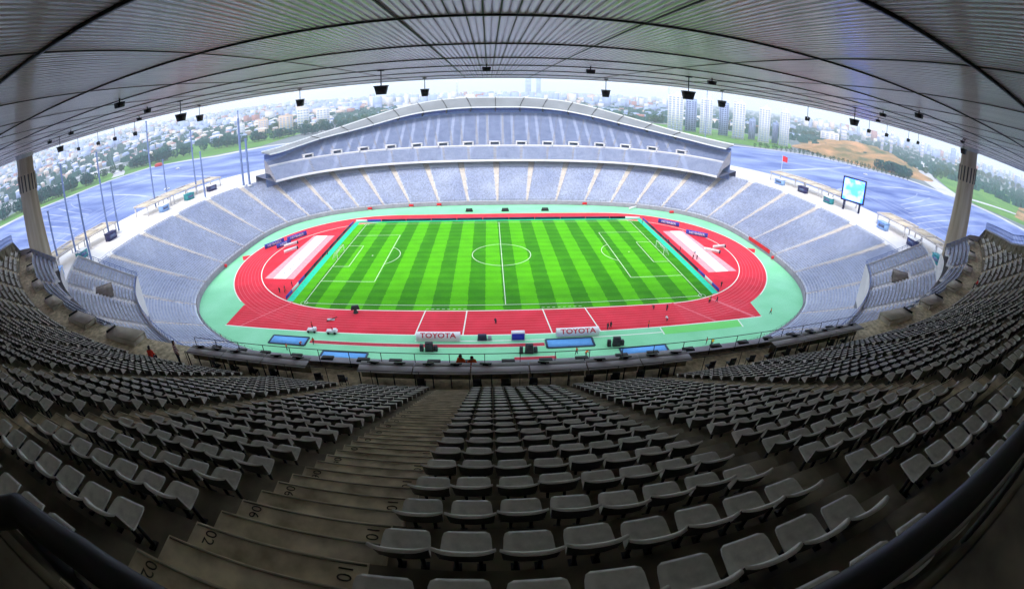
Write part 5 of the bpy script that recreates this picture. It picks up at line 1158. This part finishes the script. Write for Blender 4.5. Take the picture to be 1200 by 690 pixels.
# ------------------------------------------------------------------ loudspeakers and lamps under the roof
def hung(name, x, y, drop, w_, h, label, group, pair=False):
    zt = rz_(y); t = empty(name, (x, y, zt-drop)); mb = MB(); mb.tube([(0, 0, 0), (0, 0, drop-.02)], .06, RAIL, 6); mb.build('rod', t)
    if pair:
        for q in (-.42, .42):
            mb = MB(); mb.box((q*.85, 0, -.36), (.36, .4, .75), DARK, ry=.22*(1 if q > 0 else -1), rx=.25); mb.build('lamp_head', t)
        mb = MB(); mb.bar((-.45, 0, .05), (.45, 0, .05), .07, .07, RAIL); mb.build('crossbar', t)
    else:
        mb = MB(); V = np.array([(-w_/2, -.5, 0), (w_/2, -.5, 0), (w_/2, .5, 0), (-w_/2, .5, 0), (-w_*.36, -.32, -h), (w_*.36, -.32, -h), (w_*.36, .4, -h), (-w_*.36, .4, -h)]); mb.add(V, [[0, 1, 2, 3], [7, 6, 5, 4], [0, 4, 5, 1], [1, 5, 6, 2], [2, 6, 7, 3], [3, 7, 4, 0]], DARK); mb.build('cabinet', t)
        mb = MB(); mb.box((0, 0, .06), (w_*1.12, .9, .10), RAIL); mb.build('bracket', t)
        mb = MB(); mb.box((0, 0, drop-.07), (w_*.5, .5, .12), DARK); mb.build('ceiling_plate', t)
    tag(t, label, 'loudspeaker' if not pair else 'floodlight', group)
ns = 0
for k, x in enumerate((-72, -40.4, -14.2, 17.1, 44.2, 71.4)): hung('hanging_speaker', x, CY+43.5-(6 if k > 4 else 0), 1.7, 1.25, .8, '%s big black speaker of the inner hanging row, from the flagpole column' % ORD[k], 'inner row of hanging speakers')
for k, x in enumerate((-53.4, -32.6, -12.8, 13.5, 33.4)): hung('hanging_speaker', x, CY+64.5, 1.75, 1.15, 1.0, '%s black speaker of the outer hanging row near the roof edge, from flagpole side' % ORD[k], 'outer row of hanging speakers')
for k, (x, y) in enumerate([(-39.8, 40.1), (-55.8, 53.9), (-28.3, 24.9), (-.2, 41.8), (9.6, 42), (22.5, 41.5), (46.3, 36.7), (37.4, 24.6), (65, 52.7), (76.7, 38.8), (-68.9, 41.4), (-57.1, 38.8)]):
    t = empty('ceiling_speaker', (CX+x, CY+y, rz_(CY+y)-.3)); mb = MB(); mb.box((0, 0, -.22), (.72, .6, .42), DARK, taper=1.15); mb.build('cabinet', t); mb = MB(); mb.bar((0, 0, 0), (0, 0, .29), .1, .1, RAIL); mb.build('bracket', t)
    tag(t, 'small black box fixed to the ceiling, %s one by distance from the flagpole end' % ORD[int(np.argsort(np.argsort([-39.8, -55.8, -28.3, -.2, 9.6, 22.5, 46.3, 37.4, 65, 76.7, -68.9, -57.1]))[k])], 'ceiling speaker', 'small boxes on the ceiling')
for k, (az, el) in enumerate([(-54.9, .35), (-52.0, .45), (-49.6, .4), (-46.7, .45), (41.3, .3), (49.8, .15), (52.3, .05), (55.4, 0), (56.8, -.2)]):
    x = CX+67.5*math.tan(R(az)); 
    if abs(x) < 190: hung('hanging_floodlight', x, CY+67.5, 2.3-k*.03, 1, 1, '%s pair of lamps hanging at the roof edge, from the flagpole column' % ORD[k], 'lamp pairs along the roof edge', True)

# ------------------------------------------------------------------ people
SKIN = mat('skin', (.42, .24, .16), .6); HAIR = mat('dark_hair', (.02, .015, .01), .7); TROU = mat('dark_trousers', (.015, .02, .045), .8); SHOE = mat('shoes', (.02, .02, .02), .6)
def stripe_mat():
    m = bpy.data.materials.new('striped_shirt'); m.use_nodes = True; n = m.node_tree; b = n.nodes['Principled BSDF']; b.inputs['Roughness'].default_value = .8
    tc = n.nodes.new('ShaderNodeTexCoord'); sp = n.nodes.new('ShaderNodeSeparateXYZ'); n.links.new(tc.outputs['Object'], sp.inputs[0])
    def M(op, a, v):
        q = n.nodes.new('ShaderNodeMath'); q.operation = op; n.links.new(a, q.inputs[0]); q.inputs[1].default_value = v; return q.outputs[0]
    f = M('GREATER_THAN', n_f(n, sp.outputs[2], M), .5); mx = n.nodes.new('ShaderNodeMix'); mx.data_type = 'RGBA'; n.links.new(f, mx.inputs[0]); mx.inputs[6].default_value = (.62, .55, .58, 1); mx.inputs[7].default_value = (.34, .03, .05, 1); n.links.new(mx.outputs[2], b.inputs['Base Color']); return m
def n_f(n, z, M):
    q = n.nodes.new('ShaderNodeMath'); q.operation = 'FRACT'; n.links.new(M('MULTIPLY', z, 9.0), q.inputs[0]); return q.outputs[0]
def person_mesh(pose):
    # joints: x across, y forward, z up (metres)
    hip = .93; bend = 0.0; J = {}
    if pose == 'stand': sp_ = [(0, 0, .95), (0, .0, 1.15), (0, .0, 1.42)]; nk = (0, .01, 1.53); hd = (0, .03, 1.66); K = [(.1, .03, .5), (-.1, .01, .5)]; A = [(.11, -.02, .07), (-.12, 0, .07)]; E_ = [(.26, -.02, 1.17), (-.26, .02, 1.17)]; H = [(.27, .08, .92), (-.26, .16, .95)]
    elif pose == 'walk': sp_ = [(0, 0, .94), (0, .02, 1.15), (0, .05, 1.42)]; nk = (0, .07, 1.53); hd = (0, .1, 1.66); K = [(.1, .22, .53), (-.1, .02, .5)]; A = [(.1, .30, .09), (-.1, -.30, .13)]; E_ = [(.26, -.10, 1.18), (-.25, .15, 1.17)]; H = [(.25, -.12, .93), (-.22, .34, 1.0)]
    elif pose == 'bend': sp_ = [(0, -.1, .82), (0, .12, .98), (0, .38, 1.08)]; nk = (0, .48, 1.11); hd = (0, .60, 1.13); K = [(.13, .12, .48), (-.13, .08, .46)]; A = [(.12, -.05, .07), (-.12, -.08, .07)]; E_ = [(.22, .42, .82), (-.22, .42, .82)]; H = [(.15, .52, .58), (-.14, .55, .6)]
    else: sp_ = [(0, 0, .52), (0, .0, .72), (0, .05, .98)]; nk = (0, .07, 1.08); hd = (0, .11, 1.21); K = [(.12, .42, .52), (-.12, .42, .52)]; A = [(.12, .42, .08), (-.12, .44, .08)]; E_ = [(.25, .10, .74), (-.25, .10, .74)]; H = [(.14, .34, .62), (-.14, .34, .62)]
    V = []; Ed = []; Rd = []
    def P(p, r): k_ = 1.0 if r[0] < .0121 else 1.42; V.append(p); Rd.append((r[0]*k_, r[1]*k_)); return len(V)-1
    a = P(sp_[0], (.15, .11)); b = P(sp_[1], (.145, .10)); c = P(sp_[2], (.165, .105)); n_ = P(nk, (.055, .055)); h0 = P(tuple(np.add(hd, (0, -.0, -.04))), (.075, .08)); h1 = P(tuple(np.add(hd, (0, .005, .07))), (.078, .09)); h2 = P(tuple(np.add(hd, (0, 0, .13))), (.05, .06))
    Ed += [(a, b), (b, c), (c, n_), (n_, h0), (h0, h1), (h1, h2)]
    for i, sx in enumerate((1, -1)):
        hp_ = P((sx*.09, sp_[0][1], sp_[0][2]-.06), (.095, .10)); kn = P(K[i], (.062, .066)); an = P(A[i], (.043, .045)); ft = P((A[i][0], A[i][1]+.15, A[i][2]-.035), (.042, .03)); Ed += [(a, hp_), (hp_, kn), (kn, an), (an, ft)]
        sh = P((sx*.185, sp_[2][1], sp_[2][2]+.0), (.062, .065)); el = P(E_[i], (.045, .045)); wr = P(H[i], (.03, .033)); d = np.subtract(H[i], E_[i]); d = d/np.linalg.norm(d); pm = P(tuple(np.add(H[i], d*.07)), (.038, .022)); Ed += [(c, sh), (sh, el), (el, wr), (wr, pm)]
        for f in range(4): fo = np.array((0, (f-1.5)*.016, 0)); f0 = P(tuple(np.add(H[i], d*.11)+fo), (.010, .010)); f1 = P(tuple(np.add(H[i], d*(.165+.012*(1.5-abs(f-1.5))))+fo+np.array((-sx*.015, .0, 0))), (.008, .008)); Ed += [(pm, f0), (f0, f1)]
        th_ = P(tuple(np.add(H[i], d*.05)+np.array((0, .05, 0))), (.011, .011)); Ed += [(wr, th_)]
    me = bpy.data.meshes.new('sk'); me.from_pydata(V, Ed, []); o = bpy.data.objects.new('sk', me); COL.objects.link(o)
    m = o.modifiers.new('s', 'SKIN'); sv = me.skin_vertices[0].data
    for i, r in enumerate(Rd): sv[i].radius = r
    sv[0].use_root = True; sub = o.modifiers.new('u', 'SUBSURF'); sub.levels = 1; sub.render_levels = 1
    dg = bpy.context.evaluated_depsgraph_get(); dg.update(); out = bpy.data.meshes.new_from_object(o.evaluated_get(dg)); bpy.data.objects.remove(o); bpy.data.meshes.remove(me)
    out.materials.clear()
    for q in (SKIN, WHITE, TROU, HAIR, SHOE): out.materials.append(q)
    hdv = Vector(hd); c2 = Vector(sp_[2]); hands = [Vector(h) for h in H]; els = [Vector(e) for e in E_]
    for p in out.polygons:
        q = p.center; mi = 1
        if (q-hdv).length < .24 and q.z > nk[2]-.01 if pose != 'bend' else (q-hdv).length < .17: mi = 3 if (q.z > hdv.z+.06 or q.y < hdv.y-.03) else 0
        elif min((q-h).length for h in hands) < .14: mi = 0
        elif q.z < .13: mi = 4
        elif q.z < sp_[0][2]+.04 and min((q-e).length for e in els) > .2: mi = 2
        if pose == 'sit' and q.y > .17 and q.z < .68 and min((q-h).length for h in hands) > .12: mi = 2 if q.z > .13 else 4
        p.material_index = mi; p.use_smooth = True
    # face: a nose and brow pushed out of the head
    return out
PM = {k: person_mesh(k) for k in ('stand', 'walk', 'bend', 'sit')}
TOPS = {'orange': ORANGE, 'dark': mat('black_top', (.02, .02, .03), .8), 'red': mat('red_top', (.75, .04, .02), .8), 'white': WHITE, 'yellow': mat('yellow_top', (.8, .5, .02), .8), 'striped': stripe_mat()}
def face(o, hd):
    pass
def person(pose, x, y, z, rz, top, label, group=None):
    o = bpy.data.objects.new('person', PM[pose]); COL.objects.link(o); o.location = (x, y, z); o.rotation_euler = (0, 0, rz)
    o.material_slots[1].link = 'OBJECT'; o.material_slots[1].material = TOPS[top]; tag(o, label, 'person', group); return o
person('stand', -23.9, -112.1, ZW, R(-35), 'striped', 'person in a red striped shirt standing at the flagpole end of the press desks')
sx_, sy_, _ = SU(-25.4, row_u(20)-.18); person('sit', float(sx_), float(sy_), row_z(20)-.04, R(10), 'red', 'person in a bright red jacket seated in the front row near the striped one')
sx_, sy_, _ = SU(50.3, -2.0); person('sit', float(sx_), float(sy_), row_z(20)-.05, R(20), 'red', 'person in red sitting among the seats by the screen side tier entrances')
person('sit', -5.3, -110.0, ZW-.45, R(150), 'orange', 'worker in orange sitting on the ledge beyond the middle press desks')
person('sit', -4.75, -110.15, ZW-.45, R(200), 'orange', 'second worker in orange sitting shoulder to shoulder with the first on the ledge')
W_L = [('stand', -67.4, -55.3, 'orange', 'worker in orange alone at the flagpole corner of the apron'), ('bend', -45.6, -54.3, 'orange', 'worker in orange bending over the first sand pit cover'), ('walk', -42.6, -53.4, 'orange', 'worker in orange at the start of the red runway'), ('stand', -48.2, -56.4, 'orange', 'worker in orange standing below the first sand pit cover'),
 ('walk', 13.4, -56.7, 'orange', 'worker in orange striding below the middle sand pit cover'), ('bend', 15.2, -57.4, 'orange', 'worker in pale orange bending near the middle sand pit cover'), ('stand', 31.8, -47.9, 'orange', 'worker in orange at the end of the white kerb line'), ('walk', 67.6, -47.5, 'orange', 'worker in orange walking on the mint apron beyond the red tip'), ('stand', 42.8, -57.1, 'orange', 'worker in orange behind the railing, taller of two'), ('bend', 44.0, -57.7, 'yellow', 'worker in yellow crouching beside one in orange at the railing'), ('stand', 59.8, -59.0, 'orange', 'worker in orange by the green railing near the apron end'),
 ('stand', 39.2, -40.7, 'dark', 'person in black standing upright on the near straight'), ('bend', 36.1, -39.4, 'dark', 'person in black bending down at the grass edge'), ('bend', 37.4, -45.7, 'white', 'person in white crouching on the outer lanes'), ('stand', 22.1, -47.6, 'dark', 'person in black at the dugout end, nearer the camera'), ('walk', 22.9, -47.2, 'dark', 'person in black stepping behind another at the dugout end'),
 ('stand', 52.6, -38.3, 'yellow', 'person in yellow inside the small group at the pitch corner'), ('stand', 53.2, -37.9, 'dark', 'person in black pressed against the yellow one at the corner'), ('walk', 55.1, -38.3, 'dark', 'person in black one step away from the corner group'), ('stand', 61.1, -29.5, 'dark', 'person in black by the end of the boards, screen side'), ('stand', 59.9, -.8, 'dark', 'person in black just behind the navy boards, screen side'), ('stand', 61.4, -8.4, 'dark', 'person in black, one of two on the pink cover, inner'), ('walk', 62.7, -8.7, 'dark', 'person in black, one of two on the pink cover, outer'), ('stand', 56.2, 29.5, 'dark', 'person in black at the far corner inside the turquoise carpet'),
 ('stand', -62.6, -28.6, 'dark', 'person in black in the flagpole bend group, outermost'), ('walk', -61.5, -27.3, 'dark', 'person in black in the middle of the flagpole bend group'), ('stand', -61.0, -28.4, 'red', 'person in dark red in the flagpole bend group, on the near edge'), ('stand', -60.3, -24.4, 'dark', 'person in black alone beside the white board, flagpole side'), ('stand', -57.7, .9, 'dark', 'person in black behind the flagpole goal'), ('bend', -2.6, -43.3, 'dark', 'person in black bending in the middle of the near straight'), ('stand', -45.4, -46.6, 'red', 'person in red beside the smaller white cart'), ('sit', -39.7, -47.9, 'red', 'person in red sitting on the larger white cart'), ('bend', 59.2, 8.2, 'dark', 'person crouching behind the boards by the screen goal'), ('bend', 64.5, -3.5, 'white', 'person in white kneeling on the white strip, screen side')]
for p_, x, y, top, lab in W_L: person(p_, x, y, .02, rng.uniform(-3, 3), top, lab)

# ------------------------------------------------------------------ haze: the blue air over the town
def haze():
    m = bpy.data.materials.new('pale_air'); m.use_nodes = True; n = m.node_tree; n.nodes.clear()
    v = n.nodes.new('ShaderNodeVolumePrincipled'); o = n.nodes.new('ShaderNodeOutputMaterial'); n.links.new(v.outputs[0], o.inputs['Volume'])
    v.inputs['Color'].default_value = (.90, .94, 1.0, 1); v.inputs['Density'].default_value = 0.0003; v.inputs['Anisotropy'].default_value = 0.2
    mb = MB(); mb.box((0, 0, 76), (13400, 13400, 156), m); tag(mb.build('haze'), 'pale blue haze', 'haze', kind='stuff')
haze()
